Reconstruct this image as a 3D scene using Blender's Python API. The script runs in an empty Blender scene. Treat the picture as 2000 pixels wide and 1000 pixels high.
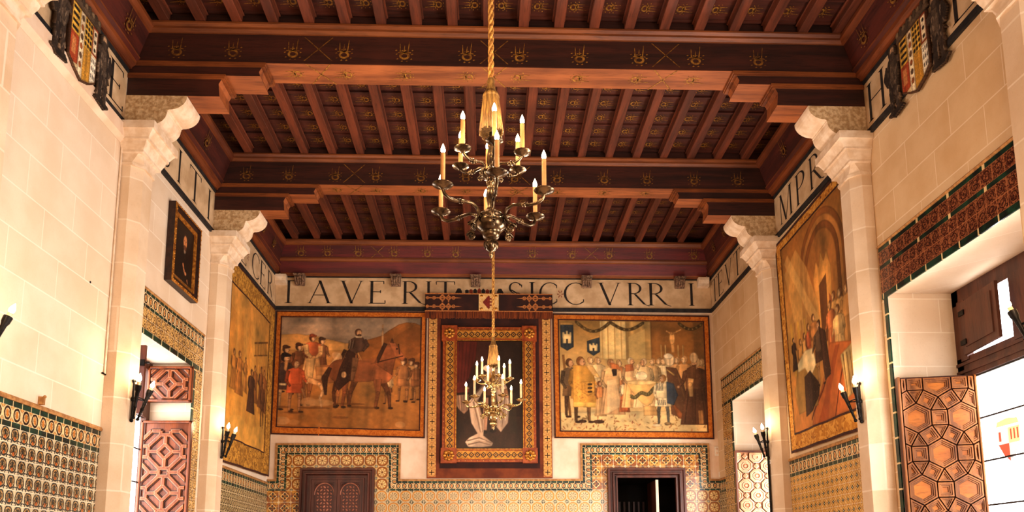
import bpy, bmesh, math, random
import numpy as np
from math import sin, cos, pi, sqrt
random.seed(7); RNG = np.random.default_rng(5)
SC = bpy.context.scene; COL = SC.collection

# ------------------------------------------------------------------ camera and the planes of the room
XL, XR, YB = -3.832, 4.168, 13.466
EYE = np.array([0., 0., 1.6])
F, CX, CY = 1495.5, 1000., 879.
CR = np.array([0.9994309, -0.03340021, -0.00472286])
CU = np.array([-3.15615e-04, -0.14926229, 0.9887976]); CU /= np.linalg.norm(CU)
CW = np.cross(CU, CR); CW /= np.linalg.norm(CW); CU = np.cross(CR, CW)
cam_d = bpy.data.cameras.new('camera'); cam = bpy.data.objects.new('camera', cam_d); COL.objects.link(cam)
cam_d.sensor_width = 36; cam_d.lens = F / 2000 * 36; cam_d.shift_y = (CY - 500) / 2000
cam_d.clip_start = .05; cam_d.clip_end = 200
import mathutils
M4 = mathutils.Matrix.Identity(4)
for i in range(3):
    M4[i][0] = CR[i]; M4[i][1] = CU[i]; M4[i][2] = -CW[i]; M4[i][3] = EYE[i]
cam.matrix_world = M4; SC.camera = cam

def ray(x, y): return CR * (x - CX) / F - CU * (y - CY) / F + CW
def onx(x, y, X): d = ray(x, y); return EYE + d * (X / d[0])
def ony(x, y, Y): d = ray(x, y); return EYE + d * (Y / d[1])
def onz(x, y, Z): d = ray(x, y); return EYE + d * ((Z - 1.6) / d[2])

# ------------------------------------------------------------------ shader helpers
def lin(c): return tuple(((v / 12.92) if v <= .04045 else ((v + .055) / 1.055) ** 2.4) for v in c)
def rgb(r, g, b): return lin((r / 255, g / 255, b / 255)) + (1,)

class V:
    """a float socket with arithmetic"""
    def __init__(s, nt, k): s.nt, s.k = nt, k
    def m(s, op, b=None, c=None):
        n = s.nt.nodes.new('ShaderNodeMath'); n.operation = op
        for i, q in enumerate((s, b, c)):
            if q is None: continue
            if isinstance(q, V): s.nt.links.new(q.k, n.inputs[i])
            else: n.inputs[i].default_value = q
        return V(s.nt, n.outputs[0])
    def __add__(s, o): return s.m('ADD', o)
    __radd__ = __add__
    def __sub__(s, o): return s.m('SUBTRACT', o)
    def __mul__(s, o): return s.m('MULTIPLY', o)
    __rmul__ = __mul__
    def __truediv__(s, o): return s.m('DIVIDE', o)
    def fr(s): return s.m('FRACT')
    def fl(s): return s.m('FLOOR')
    def ab(s): return s.m('ABSOLUTE')
    def lt(s, o): return s.m('LESS_THAN', o)
    def gt(s, o): return s.m('GREATER_THAN', o)
    def sq(s): return s.m('SQRT')
    def mn(s, o): return s.m('MINIMUM', o)
    def mx(s, o): return s.m('MAXIMUM', o)
    def co(s): return s.m('COSINE')
    def sm(s, a, b):
        n = s.nt.nodes.new('ShaderNodeMapRange'); n.interpolation_type = 'SMOOTHSTEP'
        s.nt.links.new(s.k, n.inputs[0]); n.inputs[1].default_value = a; n.inputs[2].default_value = b
        return V(s.nt, n.outputs[0])
    def band(s, a, b): return s.gt(a) * s.lt(b)
def hyp(a, b): return (a * a + b * b).sq()

def newmat(name, rough=.6, metal=0., spec=.4):
    m = bpy.data.materials.new(name); m.use_nodes = True
    nt = m.node_tree; b = nt.nodes['Principled BSDF']
    b.inputs['Roughness'].default_value = rough; b.inputs['Metallic'].default_value = metal
    b.inputs['Specular IOR Level'].default_value = spec
    return m, nt, b
def mixc(nt, f, a, b, mode='MIX'):
    n = nt.nodes.new('ShaderNodeMix'); n.data_type = 'RGBA'; n.blend_type = mode; n.clamp_factor = True
    for k, q in ((0, f), (6, a), (7, b)):
        if isinstance(q, V): nt.links.new(q.k, n.inputs[k])
        elif hasattr(q, 'is_output'): nt.links.new(q, n.inputs[k])
        else: n.inputs[k].default_value = q
    return n.outputs[2]
def pos(nt):
    g = nt.nodes.new('ShaderNodeNewGeometry'); s = nt.nodes.new('ShaderNodeSeparateXYZ')
    nt.links.new(g.outputs['Position'], s.inputs[0])
    return [V(nt, s.outputs[i]) for i in range(3)]
def objco(nt):
    g = nt.nodes.new('ShaderNodeTexCoord'); return g.outputs['Object']
def noise(nt, scale, detail=4, vec=None, rough=.55, stretch=None, dist=0):
    n = nt.nodes.new('ShaderNodeTexNoise'); n.inputs['Scale'].default_value = scale
    n.inputs['Detail'].default_value = detail; n.inputs['Roughness'].default_value = rough
    n.inputs['Distortion'].default_value = dist
    if vec is None:
        g = nt.nodes.new('ShaderNodeNewGeometry'); vec = g.outputs['Position']
    if stretch:
        mp = nt.nodes.new('ShaderNodeMapping'); mp.inputs['Scale'].default_value = stretch
        nt.links.new(vec, mp.inputs[0]); vec = mp.outputs[0]
    nt.links.new(vec, n.inputs['Vector'])
    return V(nt, n.outputs['Fac'])
def bump(nt, b, h, strength=.3, dist=.02):
    n = nt.nodes.new('ShaderNodeBump'); n.inputs['Strength'].default_value = strength
    n.inputs['Distance'].default_value = dist
    nt.links.new(h.k, n.inputs['Height']); nt.links.new(n.outputs[0], b.inputs['Normal'])

def varied(name, c1, c2, scale=6, rough=.6, metal=0., bs=.15, stretch=None, detail=5, lo=.35, hi=.65, spec=.4):
    m, nt, b = newmat(name, rough, metal, spec)
    f = noise(nt, scale, detail, stretch=stretch)
    nt.links.new(mixc(nt, f.sm(lo, hi), c1, c2), b.inputs['Base Color'])
    if bs: bump(nt, b, f, bs)
    return m
def wood(name, c1, c2, axis='x', rough=.5, spec=.4, sc=3):
    st = {'x': (.25, 3, 3), 'y': (3, .25, 3), 'z': (3, 3, .25)}[axis]
    m, nt, b = newmat(name, rough, 0, spec)
    f = noise(nt, sc, 6, stretch=st, dist=.6); g = noise(nt, sc * 7, 4, stretch=st); h = noise(nt, 1.1, 3)
    c = mixc(nt, f.sm(.3, .7), c1, c2)
    c = mixc(nt, (g.sm(.5, .72)) * .45, c, tuple(v * .35 for v in c1[:3]) + (1,))
    c = mixc(nt, (h.sm(.55, .75)) * .3, c, tuple(min(1, v * 1.7) for v in c2[:3]) + (1,))
    nt.links.new(c, b.inputs['Base Color']); bump(nt, b, g, .2, .01)
    return m

MAT = {}
# ashlar plaster wall: blocks with pale joints
def ashlar(name, c1, c2, joint, bw=.72, bh=.36):
    m, nt, b = newmat(name, .85, 0, .2)
    x, y, z = pos(nt); u = x + y
    r = (z / bh).fl(); uu = u / bw + r * .37
    e = (uu.fr() - .5).ab(); ez = ((z / bh).fr() - .5).ab()
    wob = noise(nt, 5, 3)
    j = ((e + wob * .006).gt(.4935 + .003)).mx((ez + wob * .02).gt(.483 + .01))
    vv = noise(nt, 2.2, 5); fine = noise(nt, 60, 4)
    n = nt.nodes.new('ShaderNodeTexWhiteNoise'); cx = nt.nodes.new('ShaderNodeCombineXYZ')
    nt.links.new(uu.fl().k, cx.inputs[0]); nt.links.new(r.k, cx.inputs[1]); nt.links.new(cx.outputs[0], n.inputs['Vector'])
    c = mixc(nt, vv.sm(.3, .7) * .6 + V(nt, n.outputs['Value']) * .4, c1, c2)
    c = mixc(nt, fine.sm(.55, .8) * .25, c, tuple(v * .75 for v in c2[:3]) + (1,))
    c = mixc(nt, j * .55, c, joint)
    nt.links.new(c, b.inputs['Base Color']); bump(nt, b, fine * .4 - j * .5, .25, .01)
    return m
MAT['ashlar'] = ashlar('ashlar_plaster', rgb(230, 211, 188), rgb(217, 192, 163), rgb(244, 232, 216))
MAT['ashlar_warm_lit'] = ashlar('warm_lit_ashlar_plaster', rgb(222, 193, 154), rgb(206, 170, 126), rgb(240, 222, 196))  # right wall only: warm tungsten light put into the plaster colour
MAT['plaster'] = varied('cream_plaster', rgb(231, 208, 184), rgb(220, 190, 162), 3, .9, bs=.08)
MAT['stone'] = ashlar('pilaster_stone', rgb(227, 205, 178), rgb(206, 177, 144), rgb(238, 224, 204), 1.9, .47)
MAT['stone_carved'] = varied('carved_stone', rgb(230, 210, 186), rgb(214, 187, 156), 9, .9, bs=.2)
MAT['stone_rough_shaded'] = varied('shaded_rough_stone', rgb(214, 186, 146), rgb(176, 142, 100), 26, .95, bs=.7, detail=7)  # bracket side faces: rougher stone, with their shade put into the colour
MAT['stone_grey'] = varied('grey_carved_stone', rgb(150, 118, 92), rgb(84, 60, 46), 30, .9, bs=.6)
MAT['frieze'] = varied('frieze_plaster', rgb(214, 184, 146), rgb(190, 158, 120), 4, .9, bs=.08)
MAT['ink'] = varied('black_paint', rgb(26, 20, 18), rgb(46, 36, 30), 20, .7, bs=0)
MAT['red_paint'] = varied('red_paint', rgb(150, 60, 34), rgb(120, 44, 26), 20, .7, bs=0)
MAT['band'] = varied('dark_band', rgb(28, 26, 26), rgb(50, 44, 42), 12, .7, bs=0)
MAT['beam'] = wood('dark_beam_wood', rgb(46, 26, 20), rgb(72, 36, 26), 'x', .5)
MAT['beam_under'] = wood('beam_underside_wood', rgb(116, 64, 36), rgb(160, 94, 52), 'x', .5)
MAT['mould'] = wood('moulding_wood', rgb(98, 52, 28), rgb(140, 80, 40), 'x', .45)
MAT['mould_y'] = wood('moulding_wood_lengthwise', rgb(92, 46, 26), rgb(138, 74, 36), 'y', .45)
MAT['cornice'] = wood('cornice_red_wood', rgb(62, 28, 22), rgb(92, 40, 28), 'y', .5)
MAT['cornice_x'] = wood('cornice_back_wood', rgb(74, 26, 26), rgb(108, 36, 34), 'x', .5)
MAT['joist'] = wood('joist_wood', rgb(84, 44, 29), rgb(120, 62, 39), 'y', .5)
MAT['plank'] = wood('ceiling_plank_wood', rgb(60, 30, 21), rgb(90, 43, 29), 'x', .55)
MAT['gold_paint'] = varied('dull_gold_paint', rgb(178, 128, 54), rgb(112, 70, 30), 30, .5, .25, bs=0)
MAT['frame_gold'] = varied('frame_gold_paint', rgb(208, 152, 66), rgb(170, 112, 44), 30, .45, .3, bs=0)
MAT['gold_dim'] = varied('worn_gold_paint', rgb(150, 104, 44), rgb(92, 56, 26), 30, .5, .2, bs=0)
MAT['iron'] = varied('wrought_iron', rgb(38, 32, 28), rgb(20, 17, 15), 30, .45, .8, bs=.2)
MAT['bronze'] = varied('aged_bronze', rgb(128, 106, 78), rgb(70, 55, 40), 14, .27, .95, bs=.15)
MAT['brass'] = varied('pale_brass', rgb(196, 168, 118), rgb(140, 112, 72), 14, .25, .95, bs=.1)
MAT['wax'] = varied('candle_ivory', rgb(206, 156, 98), rgb(186, 132, 76), 9, .5, bs=0)
MAT['wax_pale'] = varied('pale_candle_ivory', rgb(228, 200, 158), rgb(212, 178, 132), 9, .5, bs=0)
MAT['silk'] = varied('gold_silk', rgb(148, 112, 58), rgb(92, 62, 28), 60, .6, bs=.5, stretch=(1, 1, .12))
MAT['rope'] = varied('gold_rope', rgb(214, 164, 84), rgb(150, 98, 44), 40, .6, bs=.3)
MAT['dark_wood'] = wood('dark_door_wood', rgb(62, 30, 22), rgb(96, 48, 32), 'z', .4)
MAT['dark_wood2'] = wood('dark_relief_wood', rgb(150, 92, 72), rgb(192, 130, 104), 'z', .4)
MAT['window_wood'] = wood('brown_window_wood', rgb(70, 40, 28), rgb(98, 58, 40), 'z', .45)
MAT['oak'] = wood('oak_shutter_wood', rgb(118, 68, 32), rgb(170, 108, 54), 'z', .4)
MAT['oak_light'] = wood('oak_panel_wood', rgb(158, 88, 32), rgb(188, 114, 46), 'x', .35)
MAT['oak_dark'] = wood('oak_groove_wood', rgb(70, 36, 20), rgb(96, 50, 28), 'z', .5)
MAT['red_oak'] = wood('red_shutter_wood', rgb(108, 52, 24), rgb(148, 76, 34), 'z', .35)
MAT['red_oak_dark'] = wood('red_shutter_recess', rgb(48, 24, 15), rgb(70, 34, 21), 'z', .4)
MAT['red_oak_light'] = wood('red_shutter_moulding', rgb(152, 92, 58), rgb(180, 120, 80), 'z', .35)
MAT['pale_oak'] = wood('pale_shutter_wood', rgb(196, 146, 108), rgb(218, 174, 136), 'z', .4)
MAT['pale_oak2'] = wood('pale_shutter_panel', rgb(172, 112, 74), rgb(194, 136, 96), 'z', .4)
MAT['velvet'] = varied('brown_velvet', rgb(96, 42, 20), rgb(128, 62, 28), 4, .8, bs=.1)
MAT['velvet_dark'] = varied('dark_velvet', rgb(44, 20, 15), rgb(62, 28, 19), 6, .85, bs=.1)
MAT['fringe'] = varied('brown_fringe', rgb(150, 76, 34), rgb(84, 38, 20), 60, .8, bs=.6, stretch=(1, 1, .06))
MAT['embroid'] = varied('gold_embroidery', rgb(226, 176, 104), rgb(194, 138, 68), 70, .55, .1, bs=.3)
MAT['embroid_dark'] = varied('copper_embroidery', rgb(196, 128, 72), rgb(150, 88, 44), 70, .55, .15, bs=.3)
MAT['gilt'] = varied('gilded_wood', rgb(214, 152, 66), rgb(150, 92, 34), 24, .35, .6, bs=.2)
MAT['gilt_red'] = varied('red_bole_wood', rgb(134, 58, 24), rgb(166, 82, 34), 16, .4, .1, bs=.15)
MAT['frame_black'] = varied('black_frame_wood', rgb(40, 24, 18), rgb(60, 36, 26), 20, .4, bs=.1)
MAT['white_plastic'] = varied('white_plastic', rgb(236, 226, 210), rgb(226, 214, 196), 5, .4, bs=0)
MAT['red_plastic'] = varied('red_plastic', rgb(150, 40, 24), rgb(120, 30, 20), 5, .4, bs=0)
MAT['floor'] = varied('terracotta_floor', rgb(164, 112, 76), rgb(132, 84, 54), 3, .35, bs=.05)
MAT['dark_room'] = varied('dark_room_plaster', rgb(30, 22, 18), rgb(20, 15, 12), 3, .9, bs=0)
MAT['terracotta'] = varied('terracotta_edge', rgb(188, 140, 84), rgb(150, 104, 58), 22, .8, bs=.4)
MAT['lead'] = varied('window_lead', rgb(70, 62, 56), rgb(50, 46, 42), 5, .5, .5, bs=0)

def glow(name, col, s):
    m = bpy.data.materials.new(name); m.use_nodes = True; nt = m.node_tree
    b = nt.nodes['Principled BSDF']; b.inputs['Base Color'].default_value = col
    b.inputs['Emission Color'].default_value = col; b.inputs['Emission Strength'].default_value = s
    return m
MAT['bulb'] = glow('lit_bulb', (1, .83, .55, 1), 26)
# bright backlit leaded glass
m, nt, b = newmat('backlit_window_glass', .25, 0, .5)
f = noise(nt, 3, 4)
c = mixc(nt, f.sm(.3, .7), rgb(250, 250, 250), rgb(228, 238, 246))
vo = nt.nodes.new('ShaderNodeTexVoronoi'); vo.feature = 'DISTANCE_TO_EDGE'; vo.inputs['Scale'].default_value = 9
gg = nt.nodes.new('ShaderNodeNewGeometry'); nt.links.new(gg.outputs['Position'], vo.inputs['Vector'])
_, _, zz = pos(nt)
c = mixc(nt, V(nt, vo.outputs['Distance']).lt(.012) * zz.lt(2.55) * .35, c, rgb(170, 178, 180))
nt.links.new(c, b.inputs['Base Color']); nt.links.new(c, b.inputs['Emission Color']); b.inputs['Emission Strength'].default_value = 8.5
MAT['glass'] = m

# ------------------------------------------------------------------ glazed tile patterns, laid out in metres on the wall
CREAM, OCHRE, BROWN, GREEN, ORANGE, NAVY = rgb(226, 200, 150), rgb(200, 146, 66), rgb(110, 60, 28), rgb(16, 44, 36), rgb(214, 140, 50), rgb(24, 34, 44)
def tile_mat(kind, v0=0., swap=False, p=.125, u0=0.):
    key = ('tile', kind, round(v0, 4), swap, p, round(u0, 4))
    if key in MAT: return MAT[key]
    m, nt, b = newmat('glazed_tile_' + kind, .22, 0, .5)
    x, y, z = pos(nt); u, v = x + y - u0, z - v0
    if swap: u, v = z, x + y - v0
    wob = noise(nt, 30, 2); wob2 = noise(nt, 34, 2, stretch=(1.3, .8, 1.1))
    big = noise(nt, 1.6, 3); fine = noise(nt, 90, 3)
    uu = u / p + (wob - .5) * .12; vv = v / p + (wob2 - .5) * .12
    cu, cv = uu.fr() - .5, vv.fr() - .5
    gu, gv = ((u / p).fr() - .5).ab(), ((v / p).fr() - .5).ab()
    r = hyp(cu, cv); th = cv.m('ARCTAN2', cu)
    grout = gu.mx(gv).gt(.482)
    if kind == 'green':
        cu2 = ((u / p).fr() - .5).ab()
        c = mixc(nt, noise(nt, 8, 2).sm(.35, .65), rgb(14, 30, 28), rgb(24, 66, 50))
        c = mixc(nt, cu2.gt(.465), c, CREAM)
    elif kind == 'oval':
        e = hyp(cu / .38, cv / .47)
        c = mixc(nt, fine.sm(.4, .6) * .3, CREAM, OCHRE)
        c = mixc(nt, noise(nt, 95, 2, dist=1.).gt(.5) * e.lt(.60), c, rgb(96, 56, 30))
        c = mixc(nt, cu.ab().lt(.09) * e.lt(.5), c, rgb(196, 120, 46))
        c = mixc(nt, e.band(.66, .98), c, rgb(48, 32, 26))
        c = mixc(nt, (cu.ab() + cv.ab()).gt(.80), c, ORANGE)
        c = mixc(nt, (cu.ab() + cv.ab()).band(.72, .80) * .7, c, rgb(60, 36, 26))
    elif kind == 'flame':
        # leafy arch motif: one upright sprig in every tile, white ground
        wv = cv + .5
        arch = hyp(cu / .42, (cv - .05) / .46)
        c = mixc(nt, fine.sm(.4, .65) * .25, rgb(200, 184, 148), rgb(172, 150, 108))
        c = mixc(nt, arch.band(.80, 1.02), c, rgb(34, 40, 46))
        c = mixc(nt, arch.lt(.80) * noise(nt, 70, 2, dist=1.5).gt(.47), c, rgb(196, 140, 66))
        c = mixc(nt, arch.lt(1.0) * noise(nt, 100, 2, dist=1.5).gt(.52), c, rgb(40, 48, 46))
        c = mixc(nt, arch.band(.42, .56), c, rgb(52, 44, 36))
        leaf = (cu.ab()).lt((cv + .34) * (cv * -1. + .34) * .9 + .01)
        c = mixc(nt, leaf * cv.ab().lt(.34), c, rgb(40, 44, 38))
        c = mixc(nt, hyp(cu, (cv + .18) / 1.3).lt(.10), c, rgb(178, 92, 40))
        c = mixc(nt, hyp(cu.ab() - .42, cv + .40).lt(.16), c, rgb(26, 38, 46))
        c = mixc(nt, hyp(cu.ab() - .42, cv + .40).lt(.07), c, rgb(214, 196, 158))
        c = mixc(nt, gv.gt(.472), c, rgb(224, 214, 190))
    elif kind == 'diamond':
        d = cu.ab() + cv.ab()
        d2 = ((d * 3).fr() - .5).ab()
        c = mixc(nt, fine.sm(.4, .65) * .3, rgb(216, 170, 92), rgb(228, 196, 130))
        c = mixc(nt, d2.lt(.17), c, rgb(168, 108, 46))
        ast = cu.ab().sq() + cv.ab().sq()
        c = mixc(nt, ast.lt(.66).mx(d.lt(.17)), c, rgb(34, 38, 40))
        c = mixc(nt, d.lt(.085), c, rgb(228, 216, 186))
    elif kind == 'rosette':
        c = mixc(nt, fine.sm(.4, .65) * .35, rgb(214, 168, 98), rgb(196, 142, 68))
        pet = (th * 8).co()
        c = mixc(nt, r.band(.10, .34) * pet.gt(.15), c, rgb(238, 208, 146))
        c = mixc(nt, r.band(.10, .34) * pet.band(-.75, -.1), c, rgb(104, 58, 24))
        c = mixc(nt, r.band(.36, .46), c, rgb(158, 90, 32))
        c = mixc(nt, r.band(.455, .49), c, rgb(92, 54, 26))
        c = mixc(nt, (cu.ab() + cv.ab()).gt(.84), c, rgb(70, 62, 40))
        c = mixc(nt, r.lt(.07), c, BROWN)
    elif kind == 'medallion':
        c = mixc(nt, fine.sm(.4, .65) * .35, rgb(210, 186, 142), rgb(190, 152, 98))
        pet = (th * 8).co()
        c = mixc(nt, r.band(.06, .30) * pet.lt(-.55), c, rgb(120, 96, 62))
        c = mixc(nt, r.band(.36, .44), c, rgb(212, 144, 56))
        c = mixc(nt, r.band(.44, .46), c, rgb(140, 88, 40))
        k = (cu.ab() * -1. + .5).sq() + (cv.ab() * -1. + .5).sq()
        c = mixc(nt, k.lt(.62), c, rgb(52, 58, 44))
        c = mixc(nt, (cu.ab() + cv.ab()).gt(.93), c, rgb(220, 190, 130))
    elif kind == 'lozenge':
        d = cu.ab() + cv.ab()
        c = mixc(nt, noise(nt, 14, 3).sm(.4, .6), rgb(206, 150, 66), rgb(150, 82, 34))
        c = mixc(nt, d.lt(.30) * ((th * 4).co().gt(0.)), c, rgb(64, 44, 28))
        c = mixc(nt, d.band(.30, .36), c, rgb(236, 212, 158))
        c = mixc(nt, d.band(.44, .52) * ((th * 8).co().gt(0.)), c, rgb(90, 46, 24))
        c = mixc(nt, d.gt(.86), c, rgb(232, 200, 140))
    elif kind in ('scroll', 'scroll_dark'):
        dk = kind == 'scroll_dark'
        n1 = noise(nt, 26, 3, dist=2.2); n2 = noise(nt, 40, 2, dist=1.5)
        c = mixc(nt, n1.sm(.47, .53), rgb(84, 42, 30) if dk else rgb(216, 172, 104), rgb(150, 94, 62) if dk else rgb(104, 68, 34))
        c = mixc(nt, n2.sm(.58, .63), c, rgb(44, 22, 18) if dk else rgb(56, 44, 26))
        c = mixc(nt, ((r * 4).fr()).lt(.25) * r.lt(.48), c, rgb(58, 28, 20) if dk else rgb(228, 190, 120))
    else:  # small
        n1 = noise(nt, 50, 3, dist=1.2)
        c = mixc(nt, n1.sm(.42, .58), rgb(214, 192, 140), rgb(128, 92, 48))
        c = mixc(nt, r.band(.3, .42), c, rgb(60, 62, 48))
    gcol = rgb(232, 218, 186) if kind not in ('scroll_dark',) else rgb(196, 130, 84)
    if kind != 'green': c = mixc(nt, grout * .8, c, gcol)
    c = mixc(nt, big.sm(.45, .7) * .25, c, rgb(92, 60, 34), 'MULTIPLY')
    nt.links.new(c, b.inputs['Base Color']); bump(nt, b, grout * -1. + fine * .15, .2, .005)
    MAT[key] = m
    return m

# ------------------------------------------------------------------ mesh builder
class MB:
    def __init__(s): s.v, s.f, s.m, s.sm, s.mats = [], [], [], [], []
    def mi(s, mat):
        if mat not in s.mats: s.mats.append(mat)
        return s.mats.index(mat)
    def add(s, vs, fs, mat, smooth=False):
        o = len(s.v); s.v += [tuple(float(c) for c in q) for q in vs]; k = s.mi(mat)
        for f in fs: s.f.append([i + o for i in f]); s.m.append(k); s.sm.append(smooth)
        return s
    def box(s, x0, x1, y0, y1, z0, z1, mat):
        vs = [(x, y, z) for x in (x0, x1) for y in (y0, y1) for z in (z0, z1)]
        return s.add(vs, [(0, 1, 3, 2), (4, 6, 7, 5), (0, 4, 5, 1), (2, 3, 7, 6), (0, 2, 6, 4), (1, 5, 7, 3)], mat)
    def quad(s, a, b, c, d, mat): return s.add([a, b, c, d], [(0, 1, 2, 3)], mat)
    def prism(s, prof, p0, p1, fn, mats, cap=None):
        """profile points swept from p0 to p1; fn(pt, t) -> world; mats one material or one for each edge"""
        n = len(prof); a = [fn(q, p0) for q in prof]; b = [fn(q, p1) for q in prof]
        for i in range(n):
            j = (i + 1) % n; mt = mats[i] if isinstance(mats, list) else mats
            if mt is not None: s.add([a[i], a[j], b[j], b[i]], [(0, 1, 2, 3)], mt)
        mt = cap or (next(q for q in mats if q is not None) if isinstance(mats, list) else mats)
        s.add(a, [tuple(range(n))], mt); s.add(b, [tuple(reversed(range(n)))], mt)
        return s
    def lathe(s, prof, cx, cy, cz, mat, n=20, axis=None):
        vs, fs = [], []
        for r, z in prof:
            for k in range(n):
                a = 2 * pi * k / n; vs.append((cx + r * cos(a), cy + r * sin(a), cz + z))
        for i in range(len(prof) - 1):
            for k in range(n):
                k2 = (k + 1) % n; fs.append((i * n + k, i * n + k2, (i + 1) * n + k2, (i + 1) * n + k))
        s.add(vs, fs, mat, True)
        s.add(vs[:n], [tuple(reversed(range(n)))], mat, False); s.add(vs[-n:], [tuple(range(n))], mat, False)
        return s
    def tube(s, pts, rad, mat, n=8, caps=True):
        pts = [np.array(p, float) for p in pts]; N = len(pts)
        rad = [rad] * N if not hasattr(rad, '__len__') else rad
        vs, fs = [], []; ref = None
        for i, p in enumerate(pts):
            t = pts[min(i + 1, N - 1)] - pts[max(i - 1, 0)]; t /= (np.linalg.norm(t) + 1e-12)
            if ref is None:
                ref = np.array([0, 0, 1.]) if abs(t[2]) < .9 else np.array([1., 0, 0])
            a = ref - t * (ref @ t); a /= np.linalg.norm(a); b = np.cross(t, a); ref = a
            for k in range(n):
                q = 2 * pi * k / n; vs.append(p + rad[i] * (a * cos(q) + b * sin(q)))
        for i in range(N - 1):
            for k in range(n):
                k2 = (k + 1) % n; fs.append((i * n + k, i * n + k2, (i + 1) * n + k2, (i + 1) * n + k))
        s.add(vs, fs, mat, True)
        if caps:
            s.add(vs[:n], [tuple(reversed(range(n)))], mat); s.add(vs[-n:], [tuple(range(n))], mat)
        return s
    def ball(s, c, rx, ry, rz, mat, n=12, h=8):
        prof = [(max(1e-4, sin(pi * i / h)), -cos(pi * i / h)) for i in range(h + 1)]
        o = len(s.v); s.lathe(prof, 0, 0, 0, mat, n)
        for i in range(o, len(s.v)):
            x, y, z = s.v[i]; s.v[i] = (c[0] + rx * x, c[1] + ry * y, c[2] + rz * z)
        return s
    def build(s, name, parent=None, recalc=False):
        me = bpy.data.meshes.new(name); me.from_pydata(s.v, [], s.f)
        for q in s.mats: me.materials.append(q)
        me.polygons.foreach_set('material_index', s.m); me.polygons.foreach_set('use_smooth', s.sm)
        if recalc:
            bm = bmesh.new(); bm.from_mesh(me); bmesh.ops.remove_doubles(bm, verts=bm.verts, dist=1e-5)
            bmesh.ops.recalc_face_normals(bm, faces=bm.faces); bm.to_mesh(me); bm.free()
        me.update()
        o = bpy.data.objects.new(name, me); COL.objects.link(o)
        if parent is not None: o.parent = parent
        return o
def bevel(o, w=.008, seg=2):
    md = o.modifiers.new('bevel', 'BEVEL'); md.width = w; md.segments = seg; md.limit_method = 'ANGLE'; return o
def thing(name, label, cat, loc=(0, 0, 0), group=None):
    o = bpy.data.objects.new(name, None); COL.objects.link(o); o.location = loc; o.empty_display_size = .1
    o['label'] = label; o['category'] = cat
    if group: o['group'] = group
    return o
def tag(o, label, cat, group=None):
    o['label'] = label; o['category'] = cat
    if group: o['group'] = group
    return o
def keep(o, parent):
    """parent a mesh whose vertices are in world coordinates under an empty that stands elsewhere"""
    o.parent = parent
    o.matrix_parent_inverse = mathutils.Matrix.Translation(parent.location).inverted(); return o
def struct(o): o['kind'] = 'structure'; return o
def copy_tree(o, parent=None):
    c = o.copy(); COL.objects.link(c); c.parent = parent
    for ch in list(o.children): copy_tree(ch, c)
    return c

# ------------------------------------------------------------------ room shell
YF = -4.0; ZT = 7.56
def plane_holes(mb, fixed, axis, a0, a1, z0, z1, holes, mat):
    As = sorted({a0, a1, *[h[0] for h in holes], *[h[1] for h in holes]})
    Zs = sorted({z0, z1, *[h[2] for h in holes], *[h[3] for h in holes]})
    for i in range(len(As) - 1):
        for j in range(len(Zs) - 1):
            ca, cz = (As[i] + As[i + 1]) / 2, (Zs[j] + Zs[j + 1]) / 2
            if any(h[0] < ca < h[1] and h[2] < cz < h[3] for h in holes): continue
            q = [(As[i], Zs[j]), (As[i + 1], Zs[j]), (As[i + 1], Zs[j + 1]), (As[i], Zs[j + 1])]
            mb.add([(fixed, a, z) if axis == 'x' else (a, fixed, z) for a, z in q], [(0, 1, 2, 3)], mat)
def reveal(mb, X0, X1, h, mat):
    a0, a1, z0, z1 = h
    for (p, q) in (((a0, z0), (a1, z0)), ((a1, z0), (a1, z1)), ((a1, z1), (a0, z1)), ((a0, z1), (a0, z0))):
        mb.quad((X0, *p), (X0, *q), (X1, *q), (X1, *p), mat)
LW = (8.12, 9.88, .9, 4.22)               # left window recess
RW1 = (5.50, 7.49, .9, 4.38)              # right window recess, front
RW2 = (10.75, 12.57, .9, 4.36)            # right window recess, back
LF = (2.0, 4.6, .9, 4.3)                  # unseen window behind the viewer
mb = MB(); plane_holes(mb, XL, 'x', YF, YB, 0, ZT, [LW], MAT['ashlar']); reveal(mb, XL, XL - .62, LW, MAT['ashlar'])
struct(mb.build('wall_left'))
mb = MB(); plane_holes(mb, XR, 'x', YF, YB, 0, ZT, [RW1, RW2], MAT['ashlar_warm_lit'])
reveal(mb, XR, XR + .74, RW1, MAT['ashlar']); reveal(mb, XR, XR + .68, RW2, MAT['ashlar'])
struct(mb.build('wall_right'))
D2 = (2.24, 3.44, 0, 3.20)
mb = MB(); plane_holes(mb, YB, 'y', XL, XR, 0, ZT, [D2], MAT['plaster']); struct(mb.build('wall_back'))
mb = MB(); mb.quad((XL, YF, 0), (XR, YF, 0), (XR, YF, ZT), (XL, YF, ZT), MAT['ashlar']); struct(mb.build('wall_front'))
mb = MB(); mb.quad((XL, YF, 0), (XR, YF, 0), (XR, YB, 0), (XL, YB, 0), MAT['floor']); struct(mb.build('floor'))

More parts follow.
